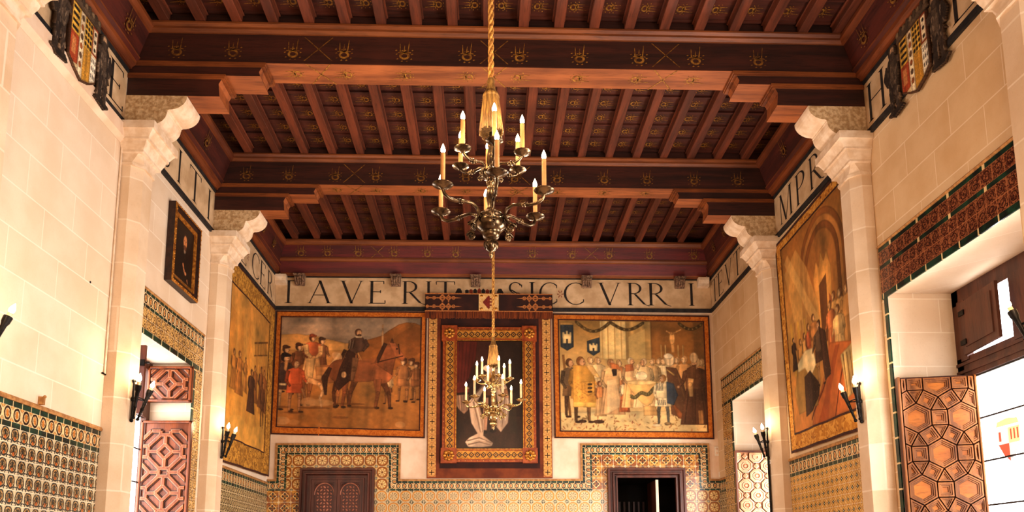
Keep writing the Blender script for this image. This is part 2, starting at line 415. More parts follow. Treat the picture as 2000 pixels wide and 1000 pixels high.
# ------------------------------------------------------------------ painted crowns for the ceiling
def crown(mb, fn, s, mat):
    """crown with three tall plumes, drawn as flat strips: fn(a, b) -> world, a across, b up"""
    def poly(pts): mb.add([fn(a * s, b * s) for a, b in pts], [tuple(range(len(pts)))], mat)
    for k in range(12):   # rounded body, left open in the middle
        t0, t1 = k * pi / 6, (k + 1) * pi / 6
        poly([(.30 * cos(t0), -.12 + .24 * sin(t0)), (.30 * cos(t1), -.12 + .24 * sin(t1)), (.17 * cos(t1), -.12 + .12 * sin(t1)), (.17 * cos(t0), -.12 + .12 * sin(t0))])
    poly([(-.40, .06), (.40, .06), (.34, .12), (-.34, .12)])
    for a, h, w in ((-.24, .50, .022), (-.02, .40, .020), (.20, .66, .022)):
        poly([(a - w * 1.6, .14), (a + w * 1.6, .14), (a * 1.2 + .04 + w * .5, .14 + h), (a * 1.2 + .04 - w * .5, .14 + h)])
    for a, b in ((-.44, -.02), (.44, -.02), (-.40, -.32), (-.14, -.46), (.14, -.46), (.40, -.32), (-.46, .22), (.46, .22), (.06, .22), (-.12, .2)):
        poly([(a - .07, b), (a - .02, b - .035), (a + .07, b + .01), (a + .01, b + .05)])
def xmark(mb, fn, w, h, mat):
    for s in (1, -1):
        mb.add([fn(-w * s - .008, -h), fn(-w * s + .008, -h), fn(w * s + .008, h), fn(w * s - .008, h)], [(0, 1, 2, 3)], mat)

# ceiling deck with its joists
ZJ = 7.40
mb = MB()
mb.box(XL, XR, YF, YB, ZT - .02, ZT + .06, MAT['plank'])
ceil = struct(mb.build('ceiling'))
bays = [(5.15, 7.58, 0.02, .386, MAT['gold_paint']), (8.0, 10.25, -.21, .395, MAT['gold_paint']), (10.60, 13.10, .06, .386, MAT['gold_dim'])]
for bi, (y0, y1, xs, sp, gm) in enumerate(bays):
    xj = [xs + k * sp for k in range(-12, 13)]; xj = [x for x in xj if XL + .28 < x < XR - .26]
    for x in xj:
        j = MB(); j.box(x - .055, x + .055, y0, y1, ZJ, ZT - .018, MAT['joist'])
        j.box(x - .072, x + .072, y0, y1, ZJ + .085, ZJ + .105, MAT['joist'])
        bevel(j.build('joist', ceil), .006, 1)
    # boards across between the joists, each with its painted crown
    nrow = 7; dy = (y1 - y0) / nrow
    g = MB()
    for k, x in enumerate([xj[0] - sp] + xj):
        for r in range(nrow):
            yc = y0 + (r + .5) * dy
            g.box(x + .07, x + sp - .07, yc + dy * .42, yc + dy * .5, ZT - .045, ZT - .019, MAT['plank'])
            sgn = 1 if (x + sp / 2) > .0 else -1
            crown(g, lambda a, b, X=x + sp / 2, Y=yc, S=sgn: (X + S * (b - .03), Y + a, ZT - .024), .16, gm)
    g.build('ceiling_boards', ceil)
mb = MB()
for y in (4.6, 1.9, -.8):   # plainer bays behind the viewer
    pass

# main beams, each with mouldings and stepped wooden corbels at both ends
def make_beam(y0, y1, label, gold, under, xmarks, crowns):
    t = thing('ceiling_beam', label, 'beam', (0.17, (y0 + y1) / 2, 6.97), 'painted cross beams of the ceiling')
    zb, zt = 6.97, ZT - .022
    m = MB(); m.box(XL + .005, XR - .005, y0, y1, zb, zt, MAT['beam'])
    m.box(XL + 1.38, XR - 1.38, y0 + .004, y1 - .004, zb - .004, zb + .02, under)
    for x in crowns:
        crown(m, lambda a, b, X=x: (X + a, y0 - .003, 7.10 + b), .19, MAT['gold_dim'] if abs(x) > 2.4 else gold)
        if XL + 1.5 < x < XR - 1.5:
            s = -1 if x < 0 else 1
            crown(m, lambda a, b, X=x, S=s: (X + S * b, (y0 + y1) / 2 + a, zb - .007), .18, gold)
    for x in xmarks:
        xmark(m, lambda a, b, X=x: (X + a, y0 - .003, 7.14 + b), .15, .14, MAT['gold_dim'])
        xmark(m, lambda a, b, X=x: (X + a, (y0 + y1) / 2 + b, zb - .007), .13, (y1 - y0) / 2, gold)
    keep(m.build('beam_body'), t)
    for s, nm in ((1, 'near'), (-1, 'far')):
        yy = y0 if s == 1 else y1
        pr = [(0, 7.30), (.02, 7.30), (.045, 7.33), (.045, 7.355), (.075, 7.375), (.075, 7.395), (0, 7.395)]
        m = MB(); m.prism(pr, XL + .12, XR - .12, lambda q, x, s=s, yy=yy: (x, yy - s * q[0], q[1]), MAT['mould'])
        keep(m.build('moulding'), t)
    for side in (-1, 1):
        W = XL if side < 0 else XR
        X = lambda p, W=W, side=side: W - side * p
        for (L, z0, z1, nm) in ((1.46, 6.82, 6.966, 'upper'), (1.04, 6.575, 6.82, 'lower')):
            c = MB()
            prof = [(.004, z1), (L - .05, z1), (L - .05, z1 - .05), (L - .075, z1 - .10), (L - .06, z0), (.004, z0)]
            c.prism(prof, y0 + .012, y1 - .012, lambda q, y: (X(q[0]), y, q[1]), [MAT['mould'], MAT['beam'], MAT['beam_under'], MAT['beam_under'], under, None], MAT['beam'])
            # moulding wrapped round the top
            a0, a1 = y0 - .012, y1 + .012
            for (e, za, zb_) in ((0, z1 - .028, z1), (-.014, z1 - .046, z1 - .028)):
                c.box(min(X(.004), X(L + e)), max(X(.004), X(L + e)), a0 - e * .7, a1 + e * .7, za, zb_, MAT['mould'])
            keep(c.build('wooden_corbel'), t)
    return t
pxs1 = [345, 455, 572, 672, 790, 912, 1015, 1132, 1248, 1358, 1480]
pxs2 = [482, 565, 655, 734, 822, 910, 1005, 1088, 1180, 1263, 1355, 1440]
bx1 = [ony(p, 105, 7.62)[0] for p in pxs1]; bx2 = [ony(p, 340, 10.28)[0] for p in pxs2]
b0 = make_beam(4.80, 5.15, 'red brown cross beam nearest the viewer, from which the large chandelier hangs', MAT['gold_paint'], MAT['beam_under'], [], bx1[::2])
for k_ in ('label', 'category', 'group'): del b0[k_]
b0.name = 'trim_24'; struct(b0)
make_beam(7.62, 7.97, 'front dark cross beam with gold painted crowns and broad orange underside', MAT['gold_paint'], MAT['beam_under'], [ony(p, 105, 7.62)[0] for p in (622, 965, 1300)], bx1)
make_beam(10.28, 10.58, 'second dark painted cross beam, between the front beam and the back wall', MAT['gold_dim'], MAT['beam_under'], [ony(p, 340, 10.28)[0] for p in (692, 1015)], bx2)

# cornices: side walls bay by bay, and across the back wall
cs = [(0, 6.862), (.045, 6.862), (.05, 6.885), (.085, 6.91), (.09, 6.955), (.125, 6.98), (.125, 7.0), (.11, 7.01), (.20, 7.29), (.225, 7.30), (.255, 7.34), (.255, 7.385), (.23, 7.395), (.12, 7.50), (0, 7.50)]
csm = [MAT['mould_y']] * 4 + [MAT['cornice'], MAT['mould_y'], MAT['mould_y'], MAT['cornice'], MAT['mould_y'], MAT['mould_y'], MAT['mould_y'], MAT['mould_y'], MAT['cornice'], MAT['cornice'], None]
k = 0
for side, W in ((-1, XL), (1, XR)):
    for (y0, y1) in ((5.16, 7.61), (7.98, 10.27), (10.59, YB - .005)):
        k += 1
        m = MB(); m.prism(cs, y0, y1, lambda q, y: (W - side * (q[0] + .003), y, q[1]), csm)
        yc = y0 + .3
        while yc < y1 - .2:
            crown(m, lambda a, b, Y=yc: (W - side * (.157 + b * .31 + .002 + .012), Y + a * side, 7.13 + b), .19, MAT['gold_dim'])
            yc += .6
        struct(m.build('trim_%d' % k))
cb = [(0, 6.83), (.05, 6.83), (.055, 6.86), (.075, 6.875), (.20, 7.04), (.23, 7.045), (.255, 7.075), (.255, 7.10), (.24, 7.105), (.30, 7.31), (.33, 7.32), (.37, 7.36), (.37, 7.395), (.1, 7.5), (0, 7.5)]
cbm = [MAT['mould']] * 3 + [MAT['cornice_x']] + [MAT['mould']] * 4 + [MAT['cornice_x']] + [MAT['mould']] * 3 + [MAT['cornice_x']] * 2 + [None]
m = MB(); m.prism(cb, XL + .1, XR - .1, lambda q, x: (x, YB - q[0] - .003, q[1]), cbm)
for px in (588, 640, 700, 770, 835, 890, 1040, 1118, 1190, 1268, 1355):
    x = ony(px, 495, 13.2)[0]
    crown(m, lambda a, b, X=x: (X + a, YB - .268 - b * .29 - .012, 7.19 + b), .2, MAT['gold_dim'])
for px in (738, 1155):
    x = ony(px, 495, 13.2)[0]; xmark(m, lambda a, b, X=x: (X + a, YB - .268 - b * .29 - .012, 7.2 + b), .12, .1, MAT['gold_dim'])
struct(m.build('trim_7'))

# ------------------------------------------------------------------ lettered frieze
def letter(ch):
    """Roman capital as convex polygons in a box one unit high; returns (polygons, width)"""
    P = []; T, S = .105, .03
    def q(*p): P.append(list(p))
    def stem(x, t=T, y0=0, y1=1, ser=True):
        q((x - t / 2, y0), (x + t / 2, y0), (x + t / 2, y1), (x - t / 2, y1))
        if ser:
            for y, d in ((y0, 1), (y1, -1)):
                q((x - t / 2 - .09, y), (x + t / 2 + .09, y), (x + t / 2 + .0, y + d * .035), (x - t / 2 - .0, y + d * .035))
    def diag(x0, y0, x1, y1, t): q((x0 - t / 2, y0), (x0 + t / 2, y0), (x1 + t / 2, y1), (x1 - t / 2, y1))
    def bar(x0, x1, y, t=S): q((x0, y - t / 2), (x1, y - t / 2), (x1, y + t / 2), (x0, y + t / 2))
    def arc(cx, cy, rx, ry, a0, a1, tmax=T, tmin=S, n=14):
        for i in range(n):
            pts = []
            for a, inner in ((i, 0), (i + 1, 0), (i + 1, 1), (i, 1)):
                an = a0 + (a1 - a0) * a / n; t = tmin + (tmax - tmin) * cos(an) ** 2
                pts.append((cx + (rx - inner * t) * cos(an), cy + (ry - inner * min(t, .06)) * sin(an)))
            q(*pts)
    def serif(x, y, d): q((x - S / 2, y), (x + S / 2, y), (x + S / 2 + .0, y + d * .13), (x - S * .9, y + d * .13))
    if ch == 'T': stem(.4, ser=False); bar(.02, .78, .985); serif(.03, .86, 1); serif(.78, .86, 1); q((.22, 0), (.58, 0), (.45, .035), (.35, .035)); w = .8
    elif ch == 'I': stem(.15); w = .3
    elif ch == 'A': diag(.06, 0, .46, 1, S * 1.3); diag(.80, 0, .44, 1, T); bar(.2, .66, .36); q((-.05, 0), (.18, 0), (.09, .03), (.05, .03)); q((.66, 0), (.95, 0), (.84, .03), (.77, .03)); w = .9
    elif ch == 'V': diag(.10, 1, .46, 0, T); diag(.82, 1, .45, 0, S * 1.3); q((-.04, 1), (.25, 1), (.16, .97), (.06, .97)); q((.70, 1), (.93, 1), (.84, .97), (.8, .97)); w = .9
    elif ch == 'E': stem(.14); bar(.1, .6, .985); bar(.1, .66, .015); bar(.1, .48, .52); serif(.6, .86, 1); serif(.66, .01, 1); serif(.48, .46, 1); w = .7
    elif ch == 'F': stem(.14); bar(.1, .6, .985); bar(.1, .48, .52); serif(.6, .86, 1); serif(.48, .46, 1); w = .65
    elif ch == 'L': stem(.14); bar(.1, .62, .015); serif(.62, .01, 1); w = .65
    elif ch == 'H': stem(.14); stem(.72); bar(.14, .72, .52); w = .86
    elif ch == 'P': stem(.14); arc(.28, .74, .36, .26, -pi / 2, pi / 2); bar(.14, .3, .985); bar(.14, .3, .495); w = .66
    elif ch == 'R': stem(.14); arc(.28, .75, .34, .25, -pi / 2, pi / 2); bar(.14, .3, .985); bar(.14, .3, .515); diag(.34, .5, .74, .04, T); q((.69, .05), (.79, .03), (.98, -.03), (.9, -.04)); w = .95
    elif ch == 'M': stem(.12, S * 1.4); diag(.15, 1, .5, 0, T); diag(.86, 1, .5, 0, S * 1.3); stem(.9, T); w = 1.04
    elif ch == 'C': arc(.52, .5, .5, .5, .28 * pi, 1.72 * pi); serif(.84, .74, 1); serif(.84, .12, 1); w = .9
    elif ch == 'S': arc(.3, .74, .27, .26, .15 * pi, 1.45 * pi, T * .8); arc(.33, .27, .29, .27, -.85 * pi, .45 * pi, T * .8); diag(.12, .66, .56, .36, T * .9); serif(.55, .76, 1); serif(.05, .1, 1); w = .65
    else: w = .5
    return P, w
ZL0, ZL1 = 6.325, 6.755
def frieze(idx, fn, a0, a1, letters, extra=None, dark_top=True):
    """fn(a, z, d) -> world with d the distance in front of the wall; letters: (char, centre, width, flip)"""
    t = MB(); t.prism([(0, 6.20), (.012, 6.20), (.012, 6.86), (0, 6.86)], a0, a1, lambda q, a: fn(a, q[1], q[0]), MAT['frieze'])
    o = struct(t.build('trim_%d' % idx))
    b = MB(); b.prism([(0.002, 6.195), (.03, 6.195), (.03, 6.262), (.002, 6.262)], a0, a1, lambda q, a: fn(a, q[1], q[0]), MAT['band'])
    b.prism([(0.002, 6.81), (.026, 6.81), (.026, 6.858), (.002, 6.858)], a0, a1, lambda q, a: fn(a, q[1], q[0]), MAT['band'])
    b.build('black_border', o)
    L = MB(); H = ZL1 - ZL0
    for ch, c, w, fl in letters:
        mt = MAT['ink']
        if ch == '*':
            for k in range(6):
                an = k * pi / 3; r = .06
                L.add([fn(c + fl * (r * cos(an + d) * s), 6.53 + r * 1.25 * sin(an + d) * s, .0145) for d, s in ((-.2, .3), (-.12, 1), (.12, 1), (.2, .3))], [(0, 1, 2, 3)], MAT['red_paint'])
            continue
        P, wd = letter(ch)
        for p in P:
            L.add([fn(c + fl * (x / wd - .5) * w, ZL0 + y * H, .0145) for x, y in p], [tuple(range(len(p)))], mt)
    if extra: extra(L)
    L.build('lettering', o)
    return o
bx = lambda p: ony(p, 572, YB)[0]
back_letters = [('T', bx(564), .34, 1), ('A', bx(625), .42, 1), ('V', bx(687), .42, 1), ('E', bx(737), .33, 1), ('R', bx(808), .44, 1), ('I', bx(837), .13, 1), ('T', bx(870), .36, 1),
                ('S', bx(1008), .30, 1), ('I', bx(1039), .13, 1), ('C', bx(1071), .36, 1), ('*', bx(1094), .1, 1), ('C', bx(1121), .40, 1), ('V', bx(1190), .42, 1), ('R', bx(1246), .42, 1), ('R', bx(1287), .44, 1), ('I', bx(1350), .13, 1)]
def crest_bits(L):   # dark birds' heads and crown showing above the hanging
    for px, s in ((896, 1), (977, -1)):
        x = bx(px); L.add([(x + s * a, YB - .0145, 6.46 + b) for a, b in ((-.09, 0), (.07, 0), (.055, .12), (.03, .165), (-.02, .165), (-.06, .09))], [(0, 1, 2, 3, 4, 5)], MAT['ink'])
    x0 = bx(936); L.add([(x0 + a, YB - .0145, 6.46 + b) for a, b in ((-.26, 0), (.26, 0), (.26, .07), (-.26, .07))], [(0, 1, 2, 3)], MAT['ink'])
    for k in range(-3, 4):
        L.add([(x0 + k * .075 + a, YB - .0145, 6.52 + b) for a, b in ((-.03, 0), (.03, 0), (.035, .07), (0, .12 - abs(k) * .012), (-.035, .07))], [(0, 1, 2, 3, 4)], MAT['ink'] if k % 2 else MAT['red_paint'])
frieze(8, lambda a, z, d: (a, YB - d, z), XL + .012, XR - .012, back_letters, crest_bits)
lf = lambda a, z, d: (XL + d, a, z)
rf = lambda a, z, d: (XR - d, a, z)
ly = lambda x, y: onx(x, y, XL)[1]
ry = lambda x, y: onx(x, y, XR)[1]
frieze(9, lf, 5.18, 7.60, [('V', 5.85, .34, 1), ('E', ly(226, 155), .34, 1)])
frieze(10, lf, 8.02, 10.26, [('S', ly(322, 308), .26, 1), ('I', ly(349, 325), .13, 1), ('T', ly(380, 352), .40, 1), ('I', ly(407, 388), .13, 1)])
frieze(11, lf, 10.68, YB - .03, [('L', ly(474, 505), .30, 1), ('*', ly(483, 496), .1, 1), ('C', ly(498, 522), .42, 1), ('E', ly(512, 538), .34, 1), ('R', ly(527, 556), .40, 1)])
frieze(12, rf, 5.18, 7.60, [('H', ry(1713, 178), .38, -1), ('E', ry(1884, 14), .34, -1)])
frieze(13, rf, 8.02, 10.26, [('M', ry(1537, 410), .46, -1), ('P', ry(1565, 370), .32, -1), ('R', ry(1596, 335), .42, -1), ('E', ry(1626, 300), .34, -1)])
frieze(14, rf, 10.68, YB - .03, [('T', ry(1397, 556), .34, -1), ('E', ry(1408, 542), .30, -1), ('V', ry(1424, 525), .36, -1), ('T', ry(1441, 508), .34, -1), ('C', ry(1462, 486), .36, -1)])
# plaster ledge under the frieze of the first bay on the left
m = MB(); m.prism([(.002, 6.0), (.05, 6.05), (.05, 6.19), (.002, 6.19)], 5.62, 7.60, lambda q, y: (XL + q[0], y, q[1]), MAT['plaster'])
struct(m.build('trim_15'))

# ------------------------------------------------------------------ pilasters with capitals and stone brackets
def make_pilaster(side, y0, label):
    W = XL if side < 0 else XR; X = lambda p: W - side * (p + .002)
    yw = .40; yc = y0 + yw / 2
    t = thing('pilaster', label, 'pilaster', (W, yc, 0), 'chamfered stone pilasters along the side walls')
    c, d = .095, .20
    def plan(d, c, h): return [(0, yc - h), (d - c, yc - h), (d, yc - h + c), (d, yc + h - c), (d - c, yc + h), (0, yc + h)]
    def loft(mb, levels, mat):
        prev = None
        for (z, pl) in levels:
            vs = [(X(p), y, z) for p, y in pl]
            if prev is None: mb.add(vs, [tuple(reversed(range(len(vs))))], mat)
            if prev: 
                n = len(vs); mb.add(prev + vs, [(i, (i + 1) % n, n + (i + 1) % n, n + i) for i in range(n)], mat)
            prev = vs
        mb.add(prev, [tuple(range(len(prev)))], mat)
    h = yw / 2
    m = MB(); loft(m, [(0, plan(d, c, h)), (5.80, plan(d, c, h))], MAT['stone'])
    keep(m.build('shaft', recalc=True), t)
    m = MB()
    e = .001
    loft(m, [(5.77, plan(d + .022, c, h + .010)), (5.80, plan(d + .022, c, h + .010)), (5.80, plan(d + .004, c * .95, h)), (5.90, plan(d + .008, .03, h + .006)), (5.91, plan(d + .035, e, h + .022)), (5.935, plan(d + .035, e, h + .022)), (6.00, plan(d + .065, e, h + .045)),
             (6.035, plan(d + .075, e, h + .05)), (6.035, plan(d + .10, e, h + .062)), (6.06, plan(d + .10, e, h + .062)), (6.10, plan(d + .125, e, h + .078)), (6.135, plan(d + .15, e, h + .095)),
             (6.135, plan(d + .17, e, h + .108)), (6.218, plan(d + .17, e, h + .108))], MAT['stone_carved'])
    keep(m.build('capital', recalc=True), t)
    # bracket: two quarter-round lobes
    prof = [(0, 6.57), (.64, 6.57)]
    for i in range(9): a = i * pi / 16; prof.append((.46 + .18 * cos(a), 6.56 - .15 * sin(a)))
    prof += [(.445, 6.40), (.445, 6.385)]
    for i in range(9): a = i * pi / 16; prof.append((.29 + .15 * cos(a), 6.38 - .14 * sin(a)))
    prof += [(0, 6.222)]
    m = MB(); n = len(prof)
    mats = [MAT['stone_carved']] * n
    ya, yb = y0 + .004, y0 + .38
    a = [(X(p), ya, z) for p, z in prof]; b = [(X(p), yb, z) for p, z in prof]
    for i in range(n):
        j = (i + 1) % n; m.add([a[i], a[j], b[j], b[i]], [(0, 1, 2, 3)], MAT['stone_carved'])
    m.add(a, [tuple(range(n))], MAT['stone_rough_shaded']); m.add(b, [tuple(reversed(range(n)))], MAT['stone_rough_shaded'])
    keep(m.build('stone_bracket', recalc=True), t)
    return t
for side, nm in ((-1, 'left'), (1, 'right')):
    make_pilaster(side, 5.19 if side < 0 else 4.92, 'cream stone pilaster cut off by the %s edge of the picture' % nm)
    make_pilaster(side, 7.62, {-1: 'cream stone pilaster between the blank ashlar bay and the small portrait', 1: 'cream stone pilaster between the tall tapestry and the large bright window'}[side])
    make_pilaster(side, 10.28, {-1: 'farther left stone pilaster, between the small portrait and the side tapestry', 1: 'farther right stone pilaster, beside the pale shutter and tall tapestry'}[side])

# ------------------------------------------------------------------ tiled dados
def strips_side(o, fn, a0, a1, ztop, swapmats, d0=.012):
    """edge trim, green course, oval frieze, green course; returns z where the field begins"""
    z = ztop
    b = MB(); b.prism([(0, z - .04), (d0 + .012, z - .04), (d0 + .02, z - .02), (d0 + .008, z), (0, z)], a0, a1, lambda q, a: fn(a, q[1], q[0]), MAT['terracotta'])
    b.build('terracotta_edge', o); z -= .04
    g = MB()
    for hgt, mt in ((.045, 'green'), (.125, 'oval'), (.045, 'green')):
        mm = tile_mat(mt, z - hgt if mt != 'green' else 0, p=.125)
        g.prism([(0, z - hgt), (d0, z - hgt), (d0, z), (0, z)], a0, a1, lambda q, a: fn(a, q[1], q[0]), mm); z -= hgt
    g.build('tile_border', o)
    return z
def dado(idx, fn, a0, a1, ztop, kind, p=.125):
    root = MB()
    zf = ztop - .04 - .045 - .125 - .045
    root.prism([(0, 0), (.010, 0), (.010, zf), (0, zf)], a0, a1, lambda q, a: fn(a, q[1], q[0]), tile_mat(kind, zf, p=p))
    o = struct(root.build('trim_%d' % idx)); strips_side(o, fn, a0, a1, ztop, None); return o
dado(16, lf, YF, 7.61, 2.975, 'flame')
dado(17, lf, 10.69, YB - .02, 3.06, 'small', .1)
dado(18, rf, 8.03, 10.27, 3.03, 'diamond')
dado(19, rf, 13.10, YB - .02, 3.11, 'small', .125)
# stepped dado on the back wall
PATH = [(XL + .012, 3.11), (-3.70, 3.11), (-3.70, 3.75), (-1.51, 3.75), (-1.51, 3.11), (1.68, 3.11), (1.68, 3.75), (4.0, 3.75), (4.0, 3.11), (XR - .012, 3.11)]
def inset(d):
    out = []
    for i, (x, z) in enumerate(PATH):
        dx = 0
        if 0 < i < len(PATH) - 1:
            dx = d if i in (1, 2, 5, 6) else -d
        out.append((x + dx, z - d))
    return out
field = MB()
inn = inset(.20); DR1 = (-3.245, -1.955, 3.30); DR2 = (2.15, 3.53, 3.30)
def fieldrect(x0, x1, z0, z1, kind):
    if x1 > x0: field.add([(x0, YB - .010, z0), (x1, YB - .010, z0), (x1, YB - .010, z1), (x0, YB - .010, z1)], [(0, 1, 2, 3)], tile_mat(kind, 3.55, p=.21, u0=YB - .055))
zs = 3.11 - .20
for (xa, xb, dr, kind, kl, kr) in ((inn[1][0], inn[3][0], DR1, 'rosette', 'lozenge', 'medallion'), (inn[5][0], inn[7][0], DR2, 'lozenge', 'medallion', 'rosette')):
    fieldrect(xa, xb, dr[2] - .02, 3.55, kind)
    fieldrect(xa, dr[0] + .02, zs, dr[2] - .02, kind); fieldrect(dr[1] - .02, xb, zs, dr[2] - .02, kind)
fieldrect(XL + .012, DR1[0] + .02, 0, zs, 'lozenge'); fieldrect(DR1[1] - .02, DR2[0] + .02, 0, zs, 'medallion'); fieldrect(DR2[1] - .02, XR - .012, 0, zs, 'rosette')
o20 = struct(field.build('trim_20'))
d = 0.
for (hh, kd, dep) in ((.035, 'edge', .028), (.035, 'green', .016), (.10, 'oval', .016), (.03, 'green', .016)):
    A, B = inset(d), inset(d + hh); g = MB()
    for i in range(len(PATH) - 1):
        ver = abs(PATH[i][0] - PATH[i + 1][0]) < 1e-6
        if kd == 'edge': mt = MAT['terracotta']
        elif kd == 'green': mt = tile_mat('green', 0, ver, .105)
        else: mt = tile_mat('oval', (min(A[i][1], B[i][1]) if not ver else min(A[i][0], B[i][0]) + YB), ver, .104)
        q = [A[i], A[i + 1], B[i + 1], B[i]]
        g.add([(x, YB - dep, z) for x, z in q] + [(x, YB, z) for x, z in q], [(0, 1, 2, 3), (0, 4, 5, 1), (2, 6, 7, 3)], mt)
    g.build('terracotta_edge' if kd == 'edge' else 'tile_border', o20); d += hh

# tile surrounds of the window recesses
def surround(idx, fn, outer, hole, rows, sides):
    a0, a1, zt = outer; h0, h1, hz = hole
    g0 = MB(); z = zt
    g0.prism([(0, z - .035), (.02, z - .035), (.03, z - .018), (.015, z), (0, z)], a0, a1, lambda q, a: fn(a, q[1], q[0]), MAT['terracotta'])
    o = struct(g0.build('trim_%d' % idx)); z -= .035
    g = MB()
    for hh, kd, p in rows:
        mm = tile_mat(kd, z - hh if kd != 'green' else 0, p=p)
        g.prism([(0, z - hh), (.014, z - hh), (.014, z), (0, z)], a0, a1, lambda q, a: fn(a, q[1], q[0]), mm); z -= hh
    g.build('tile_border', o)
    for (s0, s1, kd) in sides:   # bands down the sides
        g = MB(); mm = tile_mat(kd, 0, p=.13) if kd != 'green' else tile_mat('green', 0, True, .26)
        g.prism([(0, .9), (.0135, .9), (.0135, z if kd != 'green' else hz), (0, z if kd != 'green' else hz)], s0, s1, lambda q, a: fn(a, q[1], q[0]), mm)
        g.build('side_tiles', o)
    return o
surround(21, lf, (8.03, 10.17, 4.72), (LW[0], LW[1], LW[3]), [(.035, 'green', .12), (.125, 'oval', .125), (.035, 'green', .12), (.125, 'scroll', .125), (.125, 'scroll', .125), (.055, 'green', .24)], [(9.94, 10.17, 'scroll'), (9.88, 9.94, 'green')])
surround(22, rf, (5.42, 7.58, 4.935), (RW1[0], RW1[1], RW1[3]), [(.045, 'green', .5), (.15, 'scroll_dark', .15), (.045, 'green', .5), (.13, 'scroll_dark', .13), (.13, 'scroll_dark', .13), (.06, 'green', .26)], [(7.49, 7.545, 'green')])
surround(23, rf, (10.69, 13.09, 4.86), (RW2[0], RW2[1], RW2[3]), [(.035, 'green', .12), (.11, 'oval', .11), (.03, 'green', .12), (.13, 'scroll', .13), (.13, 'scroll', .13), (.05, 'green', .22)], [(12.63, 13.09, 'scroll'), (12.57, 12.63, 'green')])

